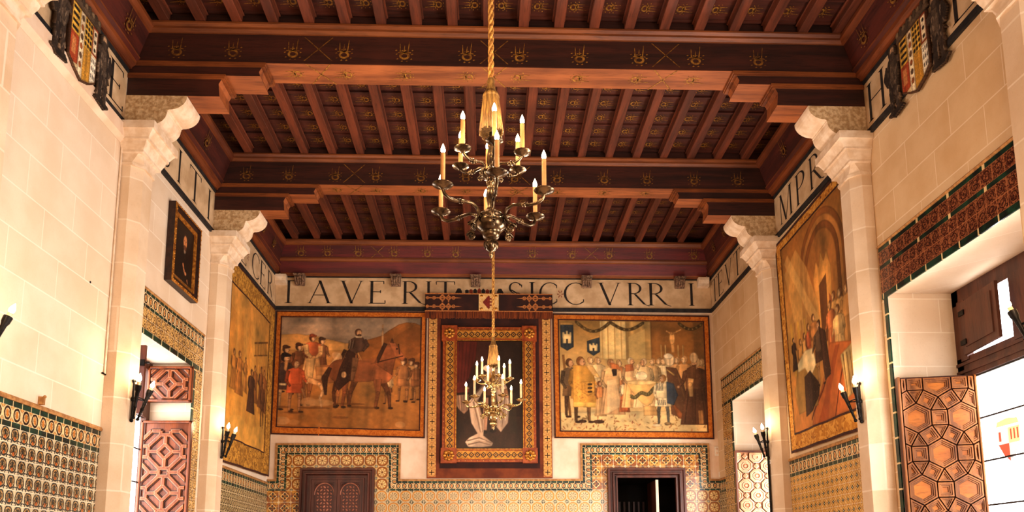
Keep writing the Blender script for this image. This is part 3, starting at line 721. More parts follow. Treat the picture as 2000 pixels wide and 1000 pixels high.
# ------------------------------------------------------------------ chandeliers
def spiral_arm(sc, R, zd, base, scroll):
    pts = []
    if scroll:
        for i in range(13):
            a = 2.2 * pi * (1 - i / 12) + .3; r = .010 + .026 * i / 12
            pts.append((.150 + r * cos(a), -.115 + r * sin(a)))
        pts += [(.125, -.06), (.10, -.02), (.115, .03), (.16, .052), (.22, .045), (.28, .03), (.335, .03), (.375, .05), (R, .085)]
    else:
        for i in range(9):
            a = 2.0 * pi * (1 - i / 8) + .3; r = .006 + .014 * i / 8
            pts.append((.085 + r * cos(a), -.13 + r * sin(a)))
        pts += [(.06, -.09), (.05, -.06), (.08, -.045), (.13, -.06), (.18, -.062), (.215, -.045), (R, -.02)]
    return pts
def make_chandelier(label, loc, metal, wax, zbeam, rot):
    x0, y0, z0 = loc        # z0 is the height of the bowl's rim
    t = thing('chandelier', label, 'chandelier', loc, 'candle chandeliers on gold ropes')
    P = lambda mb, name, par=None: keep(mb.build(name), t) if par is None else None
    m = MB(); m.lathe([(.004, -.30), (.012, -.285), (.016, -.27), (.012, -.255), (.030, -.245), (.044, -.215), (.046, -.19), (.030, -.165), (.034, -.155)], 0, 0, 0, metal, 16)
    for k in range(8):
        a = k * pi / 4; m.ball((.036 * cos(a), .036 * sin(a), -.205), .016, .016, .03, metal, 8, 6)
    m.build('finial', t)
    m = MB(); m.lathe([(.034, -.165), (.052, -.155), (.062, -.13), (.058, -.115), (.070, -.11), (.095, -.085), (.103, -.055), (.095, -.03), (.082, -.022), (.085, -.012), (.092, -.004), (.075, .018), (.045, .032), (.026, .04)], 0, 0, 0, metal, 28)
    m.build('bowl', t)
    m = MB(); m.lathe([(.026, .035), (.034, .05), (.022, .07), (.026, .10), (.036, .15), (.030, .20), (.022, .225), (.034, .235), (.034, .25), (.022, .26), (.03, .29), (.048, .31), (.05, .33), (.034, .345), (.022, .36), (.03, .40), (.028, .45), (.018, .50), (.026, .52), (.018, .54), (.012, .62)], 0, 0, 0, metal, 18)
    m.build('shaft', t)
    # one arm of each tier, then turned copies
    proto = {}
    for tier, R, zd, n in (('lower', .39, .09, 6), ('upper', .235, .40, 6)):
        a = MB(); ap = spiral_arm(1, R, zd, 0, tier == 'lower')
        off = 0. if tier == 'lower' else .42
        rad = [.0075 if i < 9 else .0115 for i in range(len(ap))]
        a.tube([(r, 0, z + off) for r, z in ap], rad if tier == 'lower' else [q * .8 for q in rad], metal, 8)
        kx = .25 if tier == 'lower' else .15; kz = (.038 if tier == 'lower' else -.062 + off)
        for dx, rr in ((-.02, .014), (0, .019), (.02, .014)): a.ball((kx + dx, 0, kz), .009, rr, rr, metal, 10, 6)
        if tier == 'lower':
            for k in range(6): q = k * pi / 3; a.ball((.15 + .012 * cos(q), 0, -.115 + .012 * sin(q)), .008, .012, .008, metal, 6, 5)
        arm = a.build('arm', t)
        d = MB(); s = 1. if tier == 'lower' else .86
        d.lathe([(.012, -.012), (.018, -.004), (.042 * s, .004), (.068 * s, .018), (.070 * s, .022), (.066 * s, .022), (.03, .012), (.02, .016), (.024, .03), (.024, .042), (.016, .046)], R, 0, zd, metal, 20); d.build('drip_pan', arm)
        c = MB(); hl = .20 if tier == 'lower' else .185
        c.lathe([(.0155, .04), (.0155, .04 + hl), (.013, .045 + hl)], R, 0, zd, wax, 12); c.build('candle', arm)
        b = MB(); b.lathe([(.009, 0), (.0155, .012), (.016, .024), (.011, .042), (.004, .058), (.0008, .066)], R, 0, zd + .045 + hl, MAT['bulb'], 12); b.build('bulb', arm)
        for k in range(n):
            ang = rot + k * 2 * pi / n
            o = arm if k == 0 else copy_tree(arm, t)
            o.rotation_euler = (0, 0, ang)
            ld = bpy.data.lights.new('candle_light', 'POINT'); ld.color = (1, .75, .50); ld.energy = CANDLE_W; ld.shadow_soft_size = .02
            lo = bpy.data.objects.new('candle_light', ld); COL.objects.link(lo)
            lo.location = (x0 + R * cos(ang), y0 + R * sin(ang), z0 + zd + hl + .13)
    # silk tassel
    m = MB(); m.lathe([(.02, 1.03), (.028, 1.01), (.024, .99), (.030, .97), (.034, .94), (.050, .915), (.058, .90), (.060, .885), (.052, .872)], 0, 0, 0, MAT['silk'], 16)
    for k in range(7): m.tube([(.032 + k * .0028 + .002 * 0, 0, 0)] * 2, .0001, MAT['silk'], 3, False) if False else None
    tas = m.build('tassel', t)
    m = MB()
    for k in range(40):
        a = 2 * pi * k / 40; r1 = .078 + RNG.uniform(-.004, .006); zz = .615 + RNG.uniform(-.012, .012)
        m.tube([(.052 * cos(a), .052 * sin(a), .885), (.062 * cos(a), .062 * sin(a), .80), (r1 * cos(a), r1 * sin(a), zz)], [.0055, .0055, .0065], MAT['silk'], 5)
    m.lathe([(.045, .885), (.056, .80), (.072, .64)], 0, 0, 0, MAT['silk'], 18)
    m.build('tassel_fringe', tas)
    # twisted rope up to the beam
    m = MB(); L = zbeam - z0 - 1.02; n = int(L * 60)
    for s in range(3):
        m.tube([(.011 * cos(i * .55 + s * 2.094), .011 * sin(i * .55 + s * 2.094), 1.02 + L * i / n) for i in range(n + 1)], .0115, MAT['rope'], 6)
    m.build('rope', t)
    return t
CANDLE_W = 3.6
make_chandelier('large bronze two-tier candle chandelier hanging close to the viewer on a thick gold rope', (.033, 4.95, 3.965), MAT['bronze'], MAT['wax'], 6.97, -1.48)
make_chandelier('small-looking brass chandelier hanging in front of the framed portrait on the back wall', (.10, 10.43, 3.755), MAT['brass'], MAT['wax_pale'], 6.97, -1.25)

# ------------------------------------------------------------------ twin torch sconces
SCONCE_W = 5.0
def make_sconce(side, yc, label, pole=False):
    W = XL if side < 0 else XR; X = lambda p: W - side * p
    t = thing('torch_sconce', label, 'sconce', (X(.2), yc, 3.1), 'iron torch sconces on the pilasters')
    m = MB(); m.tube([(X(.222), yc, 3.08), (X(.222), yc, 3.46), (X(.215), yc, 3.49)], [.013, .012, .012], MAT['iron'], 8)
    m.ball((X(.222), yc, 3.30), .022, .022, .03, MAT['iron']); m.ball((X(.222), yc, 3.08), .018, .018, .02, MAT['iron'])
    for s in (-1, 1): m.tube([(X(.222), yc, 3.48), (X(.222), yc + s * .02, 3.5), (X(.222), yc + s * .035, 3.49)], .007, MAT['iron'], 6)
    keep(m.build('back_bar'), t)
    m = MB(); m.tube([(X(.222), yc, 3.30), (X(.30), yc - .10, 3.31), (X(.305), yc, 3.31), (X(.30), yc + .10, 3.31), (X(.222), yc, 3.30)], .007, MAT['iron'], 6)
    keep(m.build('cross_bar'), t)
    for s in (-1, 1):
        a = np.array((X(.26), yc + s * .05, 3.10)); b = np.array((X(.33), yc + s * .135, 3.42)); dv = (b - a)
        m = MB(); m.ball(a, .018, .018, .018, MAT['iron'])
        m.tube([a, a + dv * .3, a + dv * .32, a + dv * .36, a + dv * .38, a + dv * .78, a + dv * .86, b], [.011, .014, .019, .019, .015, .021, .030, .033], MAT['iron'], 10)
        for q in range(7):
            p = a + dv * (.42 + .05 * q); m.ball(p + np.array((0.012 * cos(q * 2.4), .017 * sin(q * 2.4), 0)), .006, .006, .006, MAT['iron'], 6, 4)
        tr = keep(m.build('torch'), t)
        m = MB(); m.tube([b - dv * .02, b + dv * .1], [.017, .017], MAT['wax_pale'], 10); c = m.build('candle_stub', tr); c.matrix_parent_inverse = tr.matrix_parent_inverse.copy() if False else mathutils.Matrix.Identity(4)
        m = MB(); e = b + dv * .1; u = dv / np.linalg.norm(dv)
        m.tube([e, e + u * .018, e + u * .034, e + u * .055, e + u * .075, e + u * .085], [.012, .021, .022, .015, .006, .001], MAT['bulb'], 12)
        m.build('bulb', tr)
        ld = bpy.data.lights.new('sconce_light', 'POINT'); ld.color = (1, .77, .52); ld.energy = SCONCE_W; ld.shadow_soft_size = .025
        lo = bpy.data.objects.new('sconce_light', ld); COL.objects.link(lo); lo.location = tuple(e + u * .10 + np.array((-side * .03, 0, 0)))
    if pole:
        m = MB(); m.tube([(X(.225), yc, 3.08), (X(.225), yc, .02)], .016, MAT['iron'], 10); m.lathe([(.10, 0), (.10, .015), (.02, .03)], X(.225), yc, .002, MAT['iron'], 16)
        keep(m.build('pole'), t)
    return t
make_sconce(-1, 5.39, 'black iron torch sconce with one lit bulb showing at the left picture edge')
make_sconce(-1, 7.79, 'black iron twin torch sconce in front of the dark red carved shutter')
make_sconce(-1, 10.48, 'black iron twin torch sconce beside the left side tapestry')
make_sconce(1, 5.12, 'black iron torch sconce in front of the bright window at the right picture edge')
make_sconce(1, 7.79, 'black iron twin torch sconce overlapping the tall right tapestry')
make_sconce(1, 10.48, 'black iron twin torch sconce on a tall slim pole beside the pale shutter', True)

# ------------------------------------------------------------------ doors of the back wall
def door_frame(mb, x0, x1, zt, w, mat):
    yb = YB - .002
    steps = [(0, .10), (.035, .10), (.045, .075), (.075, .075), (.085, .12), (.11, .12), (.125, .055), (w - .03, .055), (w - .025, .08), (w, .08)]
    for (d0, h0), (d1, h1) in zip(steps[:-1], steps[1:]):
        A = [(x0 + d0, 0), (x0 + d0, zt - d0), (x1 - d0, zt - d0), (x1 - d0, 0)]
        B = [(x0 + d1, 0), (x0 + d1, zt - d1), (x1 - d1, zt - d1), (x1 - d1, 0)]
        for i in range(3):
            mb.add([(*[A[i][0]], yb - h0, A[i][1]), (A[i + 1][0], yb - h0, A[i + 1][1]), (B[i + 1][0], yb - h1, B[i + 1][1]), (B[i][0], yb - h1, B[i][1])], [(0, 1, 2, 3)], mat)
    for x, s in ((x0, 0), (x1, 0)):
        mb.add([(x, yb, 0), (x, yb, zt), (x, yb - .10, zt), (x, yb - .10, 0)], [(0, 1, 2, 3)], mat)
    mb.add([(x0, yb, zt), (x1, yb, zt), (x1, yb - .10, zt), (x0, yb - .10, zt)], [(0, 1, 2, 3)], mat)
    for x in (x0 + w, x1 - w):
        mb.add([(x, yb, 0), (x, yb, zt - w), (x, yb - .08, zt - w), (x, yb - .08, 0)], [(0, 1, 2, 3)], mat)
    mb.add([(x0 + w, yb, zt - w), (x1 - w, yb, zt - w), (x1 - w, yb - .08, zt - w), (x0 + w, yb - .08, zt - w)], [(0, 1, 2, 3)], mat)
m = MB(); door_frame(m, DR1[0], DR1[1], DR1[2], .20, MAT['dark_wood']); d1 = struct(m.build('door_1'))
xa, xb, zt = DR1[0] + .20, DR1[1] - .20, DR1[2] - .20
for k in range(2):
    x0, x1 = (xa, (xa + xb) / 2 - .003) if k == 0 else ((xa + xb) / 2 + .003, xb)
    m = MB(); m.box(x0, x1, YB - .03, YB - .006, .02, zt, MAT['dark_wood'])
    st = .05
    m.box(x0, x0 + st, YB - .055, YB - .03, .02, zt, MAT['dark_wood']); m.box(x1 - st, x1, YB - .055, YB - .03, .02, zt, MAT['dark_wood'])
    leaf_top = zt - .05
    m.box(x0 + st, x1 - st, YB - .055, YB - .03, leaf_top, zt, MAT['dark_wood'])
    for zr in (1.15, .1): m.box(x0 + st, x1 - st, YB - .055, YB - .03, zr, zr + .1, MAT['dark_wood'])
    leaf = m.build('door_leaf', d1)
    # pointed arch moulding and petal tracery
    cx = (x0 + x1) / 2; hw = (x1 - x0) / 2 - st
    g = MB(); spring = leaf_top - hw * 1.25
    for s in (-1, 1):
        arc = [(cx + s * hw * cos(a) * 1.0, spring + hw * 1.2 * sin(a)) for a in np.linspace(0, pi / 2, 10)]
        g.tube([(x, YB - .035, z) for x, z in arc], .010, MAT['dark_wood2'], 6)
        g.tube([(x + s * .0, YB - .032, z + .03) for x, z in arc[3:]], .006, MAT['dark_wood'], 6)
        g.ball((cx + s * hw * .72, YB - .032, leaf_top - .05), .03, .006, .03, MAT['dark_wood'])
    step = hw * 2 / 3
    nz = int((leaf_top - 1.3) / step)
    for i in range(-2, 3):
        for j in range(nz * 2):
            px, pz = cx + i * step / 2, 1.32 + j * step / 2
            inside = pz < spring or ((px - cx) / hw) ** 2 + ((pz - spring) / (hw * 1.15)) ** 2 < .92
            if not inside: continue
            if (i + j) % 2 == 0:
                if abs(i) == 2 and False: continue
                g.ball((px, YB - .032, pz), step * .12, .010, step * .12, MAT['dark_wood2'], 8, 5)
            else:
                for a in ((pi / 4) if ((i + j * 1) // 2) % 2 else (-pi / 4),):
                    o = len(g.v); g.ball((0, 0, 0), step * .25, .012, step * .13, MAT['dark_wood2'], 8, 6)
                    for q in range(o, len(g.v)):
                        x_, y_, z_ = g.v[q]; g.v[q] = (px + x_ * cos(a) - z_ * sin(a), YB - .034 + y_, pz + x_ * sin(a) + z_ * cos(a))
    g.build('tracery', leaf)
m = MB(); door_frame(m, DR2[0], DR2[1], DR2[2], .17, MAT['dark_wood']); d2 = struct(m.build('door_2'))
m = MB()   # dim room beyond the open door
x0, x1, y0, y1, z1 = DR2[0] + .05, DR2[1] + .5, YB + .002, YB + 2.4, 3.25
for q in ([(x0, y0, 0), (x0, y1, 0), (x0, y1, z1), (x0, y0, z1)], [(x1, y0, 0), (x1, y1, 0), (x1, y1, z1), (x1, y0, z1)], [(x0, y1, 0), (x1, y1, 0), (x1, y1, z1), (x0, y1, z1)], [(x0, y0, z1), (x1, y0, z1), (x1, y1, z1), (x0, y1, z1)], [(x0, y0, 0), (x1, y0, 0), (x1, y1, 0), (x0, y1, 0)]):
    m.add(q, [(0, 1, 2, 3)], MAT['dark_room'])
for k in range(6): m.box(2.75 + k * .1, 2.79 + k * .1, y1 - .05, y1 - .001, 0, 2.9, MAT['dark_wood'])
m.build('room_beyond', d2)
m = MB(); m.box(3.02, 3.06, YB + .03, YB + .75, .02, 3.10, MAT['dark_wood']); m.box(3.016, 3.064, YB + .012, YB + .03, .02, 3.10, MAT['plaster'])
tag(m.build('door_leaf'), 'dark open door leaf with pale edge standing in the right doorway', 'door leaf')

# ------------------------------------------------------------------ windows and carved shutters
def leaded(mb, X, y0, y1, z0, z1, side, nz, ny=0):
    for k in range(nz + 1):
        z = z0 + (z1 - z0) * k / nz; mb.box(X - .012, X + .012, y0, y1, z - .008, z + .008, MAT['lead'])
    for k in range(ny + 1):
        y = y0 + (y1 - y0) * k / max(1, ny); mb.box(X - .010, X + .010, y - .008, y + .008, z0, z1, MAT['lead'])
# window_1: left recess
X1 = XL - .55
m = MB()
m.box(X1 - .05, X1 + .03, LW[0] + .002, LW[0] + .12, .91, LW[3] - .002, MAT['window_wood']); m.box(X1 - .05, X1 + .03, LW[1] - .10, LW[1] - .002, .91, LW[3] - .002, MAT['window_wood'])
m.box(X1 - .05, X1 + .03, LW[0] + .12, LW[1] - .10, LW[3] - .10, LW[3] - .002, MAT['window_wood']); m.box(X1 - .05, X1 + .03, LW[0] + .12, LW[1] - .10, 3.50, 3.66, MAT['window_wood'])
m.box(X1 - .05, X1 + .03, 8.96, 9.06, .91, 3.50, MAT['window_wood'])
w1 = struct(m.build('window_1'))
m = MB(); m.quad((X1 - .04, LW[0] + .1, .91), (X1 - .04, LW[1] - .1, .91), (X1 - .04, LW[1] - .1, LW[3] - .05), (X1 - .04, LW[0] + .1, LW[3] - .05), MAT['glass']); m.build('pane', w1)
m = MB(); leaded(m, X1 - .02, 9.06, LW[1] - .10, 1.4, 3.5, 1, 5); m.build('glazing_bars', w1)
# window_2: large recess on the right
X2 = XR + .70
m = MB(); y0, y1 = RW1[0] + .002, RW1[1] - .002
m.box(X2 - .03, X2 + .04, y1 - .10, y1, .91, RW1[3] - .002, MAT['window_wood']); m.box(X2 - .03, X2 + .04, y0, y0 + .10, .91, RW1[3] - .002, MAT['window_wood'])
m.box(X2 - .03, X2 + .04, y0, y1, 4.22, RW1[3] - .002, MAT['window_wood']); m.box(X2 - .03, X2 + .04, y0, y1, 3.45, 3.66, MAT['window_wood'])
for z in (3.50, 3.58): m.box(X2 - .045, X2 - .03, y0, y1, z, z + .03, MAT['window_wood'])
m.box(X2 - .05, X2 + .04, y1 - .20, y1 - .10, 3.62, 4.24, MAT['window_wood']); m.box(X2 - .045, X2 + .04, 6.36, 6.5, .91, 4.24, MAT['window_wood']); m.box(X2 - .04, X2 + .04, 5.55, 6.62, 3.62, 4.24, MAT['window_wood']); m.box(X2 - .065, X2 - .04, 6.0, 6.52, 3.70, 4.17, MAT['window_wood'])
w2 = struct(m.build('window_2'))
m = MB(); m.quad((X2 + .02, y0 + .08, .91), (X2 + .02, y1 - .08, .91), (X2 + .02, y1 - .08, 4.24), (X2 + .02, y0 + .08, 4.24), MAT['glass']); m.build('pane', w2)
m = MB(); leaded(m, X2, 6.5, y1 - .18, 1.30, 3.44, 1, 5, 1); leaded(m, X2, y0 + .1, 6.36, 1.30, 3.44, 1, 5, 1); m.build('glazing_bars', w2)
# painted coat of arms in the glass: a small shield
g = MB(); sy, sz = 6.90, 2.74; XS = X2 + .012
def shield(pts, mat): g.add([(XS, sy - a, sz + b) for a, b in pts], [tuple(range(len(pts)))], mat)
MAT['glass_red'] = glow('red_stained_glass', rgb(206, 96, 70), .75); MAT['glass_gold'] = glow('amber_stained_glass', rgb(240, 206, 150), .9); MAT['glass_grey'] = glow('grey_stained_glass', rgb(220, 214, 208), .9)
shield([(-.16, .12), (0, .12), (0, -.03), (-.15, -.03)], MAT['glass_grey']); shield([(0, .12), (.16, .12), (.15, -.03), (0, -.03)], MAT['glass_gold'])
shield([(-.15, -.03), (0, -.03), (0, -.2), (-.08, -.14)], MAT['glass_red']); shield([(0, -.03), (.15, -.03), (.08, -.14), (0, -.2)], MAT['glass_grey'])
XS -= .002
for k in range(3): shield([(.03 + k * .045, .10), (.05 + k * .045, .10), (.05 + k * .045, .0), (.03 + k * .045, .0)], MAT['glass_red'])
shield([(-.13, .09), (-.10, .09), (-.10, .0), (-.13, .0)], MAT['glass_red'])
shield([(-.16, .14), (.16, .14), (.14, .19), (0, .21), (-.14, .19)], MAT['glass_gold'])
g.build('stained_shield', w2)
# plain upper shutter standing ajar in front of the small top light
def slab(mb, o, ux, L, z0, z1, th, mat, un):
    o = np.array(o); ux = np.array(ux); un = np.array(un)
    vs = [o + ux * a + un * b + np.array((0, 0, z)) for a in (0, L) for b in (0, th) for z in (z0, z1)]
    mb.add(vs, [(0, 1, 3, 2), (4, 6, 7, 5), (0, 4, 5, 1), (2, 3, 7, 6), (0, 2, 6, 4), (1, 5, 7, 3)], mat)
ang = .11; ux = (-sin(ang), -cos(ang), 0); un = (-cos(ang), sin(ang), 0)
t = thing('window_shutter', 'small plain brown shutter standing ajar in the upper light of the bright window', 'shutter', (X2 - .06, 7.28, 3.66))
m = MB(); slab(m, (X2 - .055, 7.28, 0), ux, .64, 3.66, 4.20, .03, MAT['window_wood'], un)
slab(m, np.array((X2 - .055, 7.28, 0)) + np.array(ux) * .07 + np.array(un) * .03, ux, .50, 3.73, 4.13, .012, MAT['window_wood'], un); keep(m.build('leaf'), t)
for z in (3.78, 4.08):
    m = MB(); slab(m, np.array((X2 - .055, 7.28, 0)) + np.array(un) * .043, ux, .10, z - .025, z + .025, .012, MAT['iron'], un); keep(m.build('hinge'), t)
# window_3: back right recess
X3 = XR + .66
m = MB(); y0, y1 = RW2[0] + .002, RW2[1] - .002
m.box(X3 - .03, X3 + .02, y1 - .1, y1, .91, RW2[3] - .002, MAT['window_wood']); m.box(X3 - .03, X3 + .02, y0, y0 + .1, .91, RW2[3] - .002, MAT['window_wood']); m.box(X3 - .03, X3 + .02, y0, y1, 3.42, RW2[3] - .002, MAT['window_wood'])
w3 = struct(m.build('window_3'))
m = MB(); m.quad((X3 + .015, y0 + .08, .91), (X3 + .015, y1 - .08, .91), (X3 + .015, y1 - .08, 3.45), (X3 + .015, y0 + .08, 3.45), MAT['glass']); m.build('pane', w3)

def clip_rect(poly, x0, x1, y0, y1):
    def cl(P, f, inter):
        out = []
        for i in range(len(P)):
            a, b = P[i - 1], P[i]; ia, ib = f(a), f(b)
            if ia != ib: out.append(inter(a, b))
            if ib: out.append(b)
        return out
    def ix(v, k): return lambda a, b: tuple(a[i] + (b[i] - a[i]) * (v - a[k]) / (b[k] - a[k]) for i in range(2))
    for f, it in ((lambda p: p[0] >= x0, ix(x0, 0)), (lambda p: p[0] <= x1, ix(x1, 0)), (lambda p: p[1] >= y0, ix(y0, 1)), (lambda p: p[1] <= y1, ix(y1, 1))):
        if poly: poly = cl(poly, f, it)
    return poly
def inset_poly(P, d):
    """move each side of a convex counter-clockwise polygon inward by d"""
    n = len(P); L = []
    for i in range(n):
        a, b = P[i], P[(i + 1) % n]; ex, ey = b[0] - a[0], b[1] - a[1]; l = sqrt(ex * ex + ey * ey)
        if l < 1e-5: return None
        nx, ny = -ey / l, ex / l; L.append((nx, ny, nx * a[0] + ny * a[1] + d))
    out = []
    for i in range(n):
        a, b = L[i - 1], L[i]; det = a[0] * b[1] - a[1] * b[0]
        if abs(det) < 1e-6: return None
        out.append(((a[2] * b[1] - a[1] * b[2]) / det, (a[0] * b[2] - a[2] * b[0]) / det))
    for i in range(n):   # a side that turned round means the polygon has vanished
        a, b = P[i], P[(i + 1) % n]; c, e = out[i], out[(i + 1) % n]
        if (b[0] - a[0]) * (e[0] - c[0]) + (b[1] - a[1]) * (e[1] - c[1]) <= 0: return None
    return out
hypot_ = math.hypot
def stepped(mb, fn, P, levels, mats, centre):
    prev, ph = P, levels[0][1]
    for (d, h), mt in zip(levels[1:], mats):
        q = inset_poly(P, d) if d > 1e-6 else list(P)
        if q is None:
            gx, gy = sum(p[0] for p in P) / len(P), sum(p[1] for p in P) / len(P)
            k = 1 - d / (sum(hypot_(p[0] - gx, p[1] - gy) for p in P) / len(P)) * 1.25
            if k < .12: break
            q = [(gx + (p[0] - gx) * k, gy + (p[1] - gy) * k) for p in P]
        n = len(P); mb.add([fn(x, y, ph) for x, y in prev] + [fn(x, y, h) for x, y in q], [(i, (i + 1) % n, n + (i + 1) % n, n + i) for i in range(n)], mt)
        prev, ph = q, h
    mb.add([fn(x, y, ph) for x, y in prev], [tuple(range(len(prev)))], centre)
def panel_box(mb, fn, w, z0, z1, th, mat):
    vs = [fn(a, z, h) for a in (0, w) for h in (-th, 0) for z in (z0, z1)]
    mb.add(vs, [(0, 1, 3, 2), (4, 6, 7, 5), (0, 4, 5, 1), (2, 3, 7, 6), (0, 2, 6, 4), (1, 5, 7, 3)], mat)
# honeycomb shutter of the large window
H0 = np.array((4.150, 7.425, 0)); H1 = np.array((4.862, 7.270, 0)); SW = np.linalg.norm(H1 - H0); ux = (H1 - H0) / SW; un = np.array((-abs(ux[1]) * 1., -ux[0], 0)); un = np.array((ux[1], -ux[0], 0)); 
if un[1] > 0: un = -un
fnA = lambda a, z, h: tuple(H0 + ux * a + un * h + np.array((0, 0, z)))
t = thing('window_shutter', 'large honey brown shutter carved with hexagons and stars beside the bright window', 'shutter', tuple(H0 + np.array((0, 0, .95))))
m = MB(); panel_box(m, fnA, SW, .95, 3.46, .045, MAT['oak_dark'])
for (a0, a1) in ((0, .022), (SW - .022, SW)):
    stepped(m, fnA, [(a0, .95), (a1, .95), (a1, 3.46), (a0, 3.46)], [(0, 0), (0, .034), (.006, .04)], [MAT['oak_dark'], MAT['oak']], MAT['oak'])
keep(m.build('board'), t)
m = MB(); pa = .415; s = pa / (1 + sqrt(3)); px0, pz0 = .155, 3.035
lv = [(0, 0), (.0035, .004), (.006, .034), (.020, .034), (.024, .026), (.036, .026), (.039, .017), (.050, .017), (.053, .009)]
mt = [MAT['oak_dark'], MAT['oak_dark'], MAT['oak'], MAT['oak_dark'], MAT['oak'], MAT['oak_dark'], MAT['oak'], MAT['oak_dark']]
lt = [(0, 0), (.0035, .004), (.006, .034), (.014, .034), (.017, .024), (.025, .024), (.027, .014)]
for row in range(-2, 8):
    for colm in range(-2, 4):
        cx, cz = px0 + (colm + (row % 2) * .5) * pa, pz0 - row * pa * sqrt(3) / 2
        polys = [([(cx + s * cos(pi / 6 + k * pi / 3), cz + s * sin(pi / 6 + k * pi / 3)) for k in range(6)], lv, MAT['oak_light'])]
        for k in range(3):
            an = k * pi / 3; qx, qz = cx + cos(an) * pa / 2, cz + sin(an) * pa / 2
            polys.append(([(qx + s / sqrt(2) * cos(an + pi / 4 + j * pi / 2), qz + s / sqrt(2) * sin(an + pi / 4 + j * pi / 2)) for j in range(4)], lv, MAT['oak_light']))
        for an, rot in ((pi / 2, pi / 6), (pi / 6, pi / 2)):
            qx, qz = cx + cos(an) * pa / sqrt(3), cz + sin(an) * pa / sqrt(3)
            polys.append(([(qx + s / sqrt(3) * cos(rot + j * 2 * pi / 3), qz + s / sqrt(3) * sin(rot + j * 2 * pi / 3)) for j in range(3)], lt, MAT['oak']))
        for P, L_, cm in polys:
            P = clip_rect(P, .026, SW - .026, .97, 3.445)
            if len(P) > 2:
                Q = [P[0]]
                for p in P[1:]:
                    if abs(p[0] - Q[-1][0]) + abs(p[1] - Q[-1][1]) > 1e-4: Q.append(p)
                if abs(Q[0][0] - Q[-1][0]) + abs(Q[0][1] - Q[-1][1]) < 1e-4: Q.pop()
                if len(Q) > 2: stepped(m, fnA, Q, L_, mt, cm)
keep(m.build('carved_panels'), t)
for z in (3.3, 2.85, 2.35, 1.6):
    h = MB(); h.tube([fnA(SW + .004, z - .03, 0), fnA(SW + .004, z + .03, 0)], .009, MAT['brass'], 8); keep(h.build('hinge'), t)
# strapwork shutters of the left window
def strapwork(name, label, z0, z1, x0, x1, y, segs, zc, cell, group):
    w = x1 - x0; fn = lambda a, z, h: (x0 + a, y - h, z)
    t = thing('window_shutter', label, 'shutter', ((x0 + x1) / 2, y, z0), group)
    m = MB(); panel_box(m, fn, w, z0, z1, .03, MAT['red_oak'])
    keep(m.build('board'), t)
    g = MB()
    for (a0, a1, b0, b1) in ((0, .03, z0, z1), (w - .03, w, z0, z1), (0, w, z1 - .03, z1), (0, w, z0, z0 + .03)):
        stepped(g, fn, [(a0, b0), (a1, b0), (a1, b1), (a0, b1)], [(0, 0), (0, .03), (.008, .036)], [MAT['red_oak_dark'], MAT['red_oak']], MAT['red_oak'])
    keep(g.build('edge_moulding'), t)
    g = MB(); hw = .034
    for rep in zc:
        for (ax, az, bx_, bz) in segs:
            a = (w / 2 + ax * w, rep + az * w); b = (w / 2 + bx_ * w, rep + bz * w)
            L = sqrt((b[0] - a[0]) ** 2 + (b[1] - a[1]) ** 2); ex, ez = (b[0] - a[0]) / L, (b[1] - a[1]) / L; nx, nz = -ez, ex
            P = [(a[0] + nx * o - ex * e, a[1] + nz * o - ez * e) for o, e in ((-hw, .012),)] + [(b[0] - nx * hw + ex * .012, b[1] - nz * hw + ez * .012), (b[0] + nx * hw + ex * .012, b[1] + nz * hw + ez * .012), (a[0] + nx * hw - ex * .012, a[1] + nz * hw - ez * .012)]
            P = clip_rect(P, .03, w - .03, z0 + .03, z1 - .03)
            if len(P) < 3: continue
            stepped(g, fn, P, [(0, 0), (.001, .014), (.010, .016), (.014, .034), (.021, .036)], [MAT['red_oak_dark'], MAT['red_oak_dark'], MAT['red_oak'], MAT['red_oak_light']], MAT['red_oak'])
    keep(g.build('strapwork'), t)
    return t
ring = []
for sx in (1, -1):
    for sz in (1, -1):
        ring += [(0, .15 * sz, .15 * sx, 0), (.10 * sx, .34 * sz, .33 * sx, .11 * sz), (.33 * sx, .11 * sz, .5 * sx, .11 * sz), (.10 * sx, .31 * sz, .10 * sx, .42 * sz),
                 (.28 * sx, .42 * sz, .5 * sx, .2 * sz)] + ([(.10 * sx, .42, .28 * sx, .42)] if sz > 0 else [])
    ring += [(.15 * sx, 0, .33 * sx, 0), (.33 * sx, -.11, .33 * sx, .11), (0, .15 * sx, 0, .34 * sx), (-.10, .34 * sx, .10, .34 * sx)]
strapwork('lower', 'tall red brown shutter carved with interlaced diamonds in the left window', .95, 3.455, -4.40, -3.77, 9.80, ring, [3.455 - .40 - k * .53 for k in range(5)], .53, None)
ring2 = [q for q in ring if max(abs(q[1]), abs(q[3])) < .43]
strapwork('upper', 'small red brown shutter with one carved diamond, above the stone ledge', 3.70, 4.17, -4.36, -3.80, 9.80, ring2, [3.935], .4, None)
m = MB(); m.box(-4.44, -3.99, 8.84, 8.88, 3.36, 4.18, MAT['dark_wood']); t = m.build('window_shutter'); tag(t, 'plain dark shutter board behind the lit left sconce, seen from its back', 'shutter')
m = MB(); m.box(-4.06, -3.985, 8.815, 8.84, 3.93, 4.00, MAT['iron']); m.box(-3.99, -3.93, 8.82, 8.835, 3.955, 3.975, MAT['iron']); m.build('latch', t)
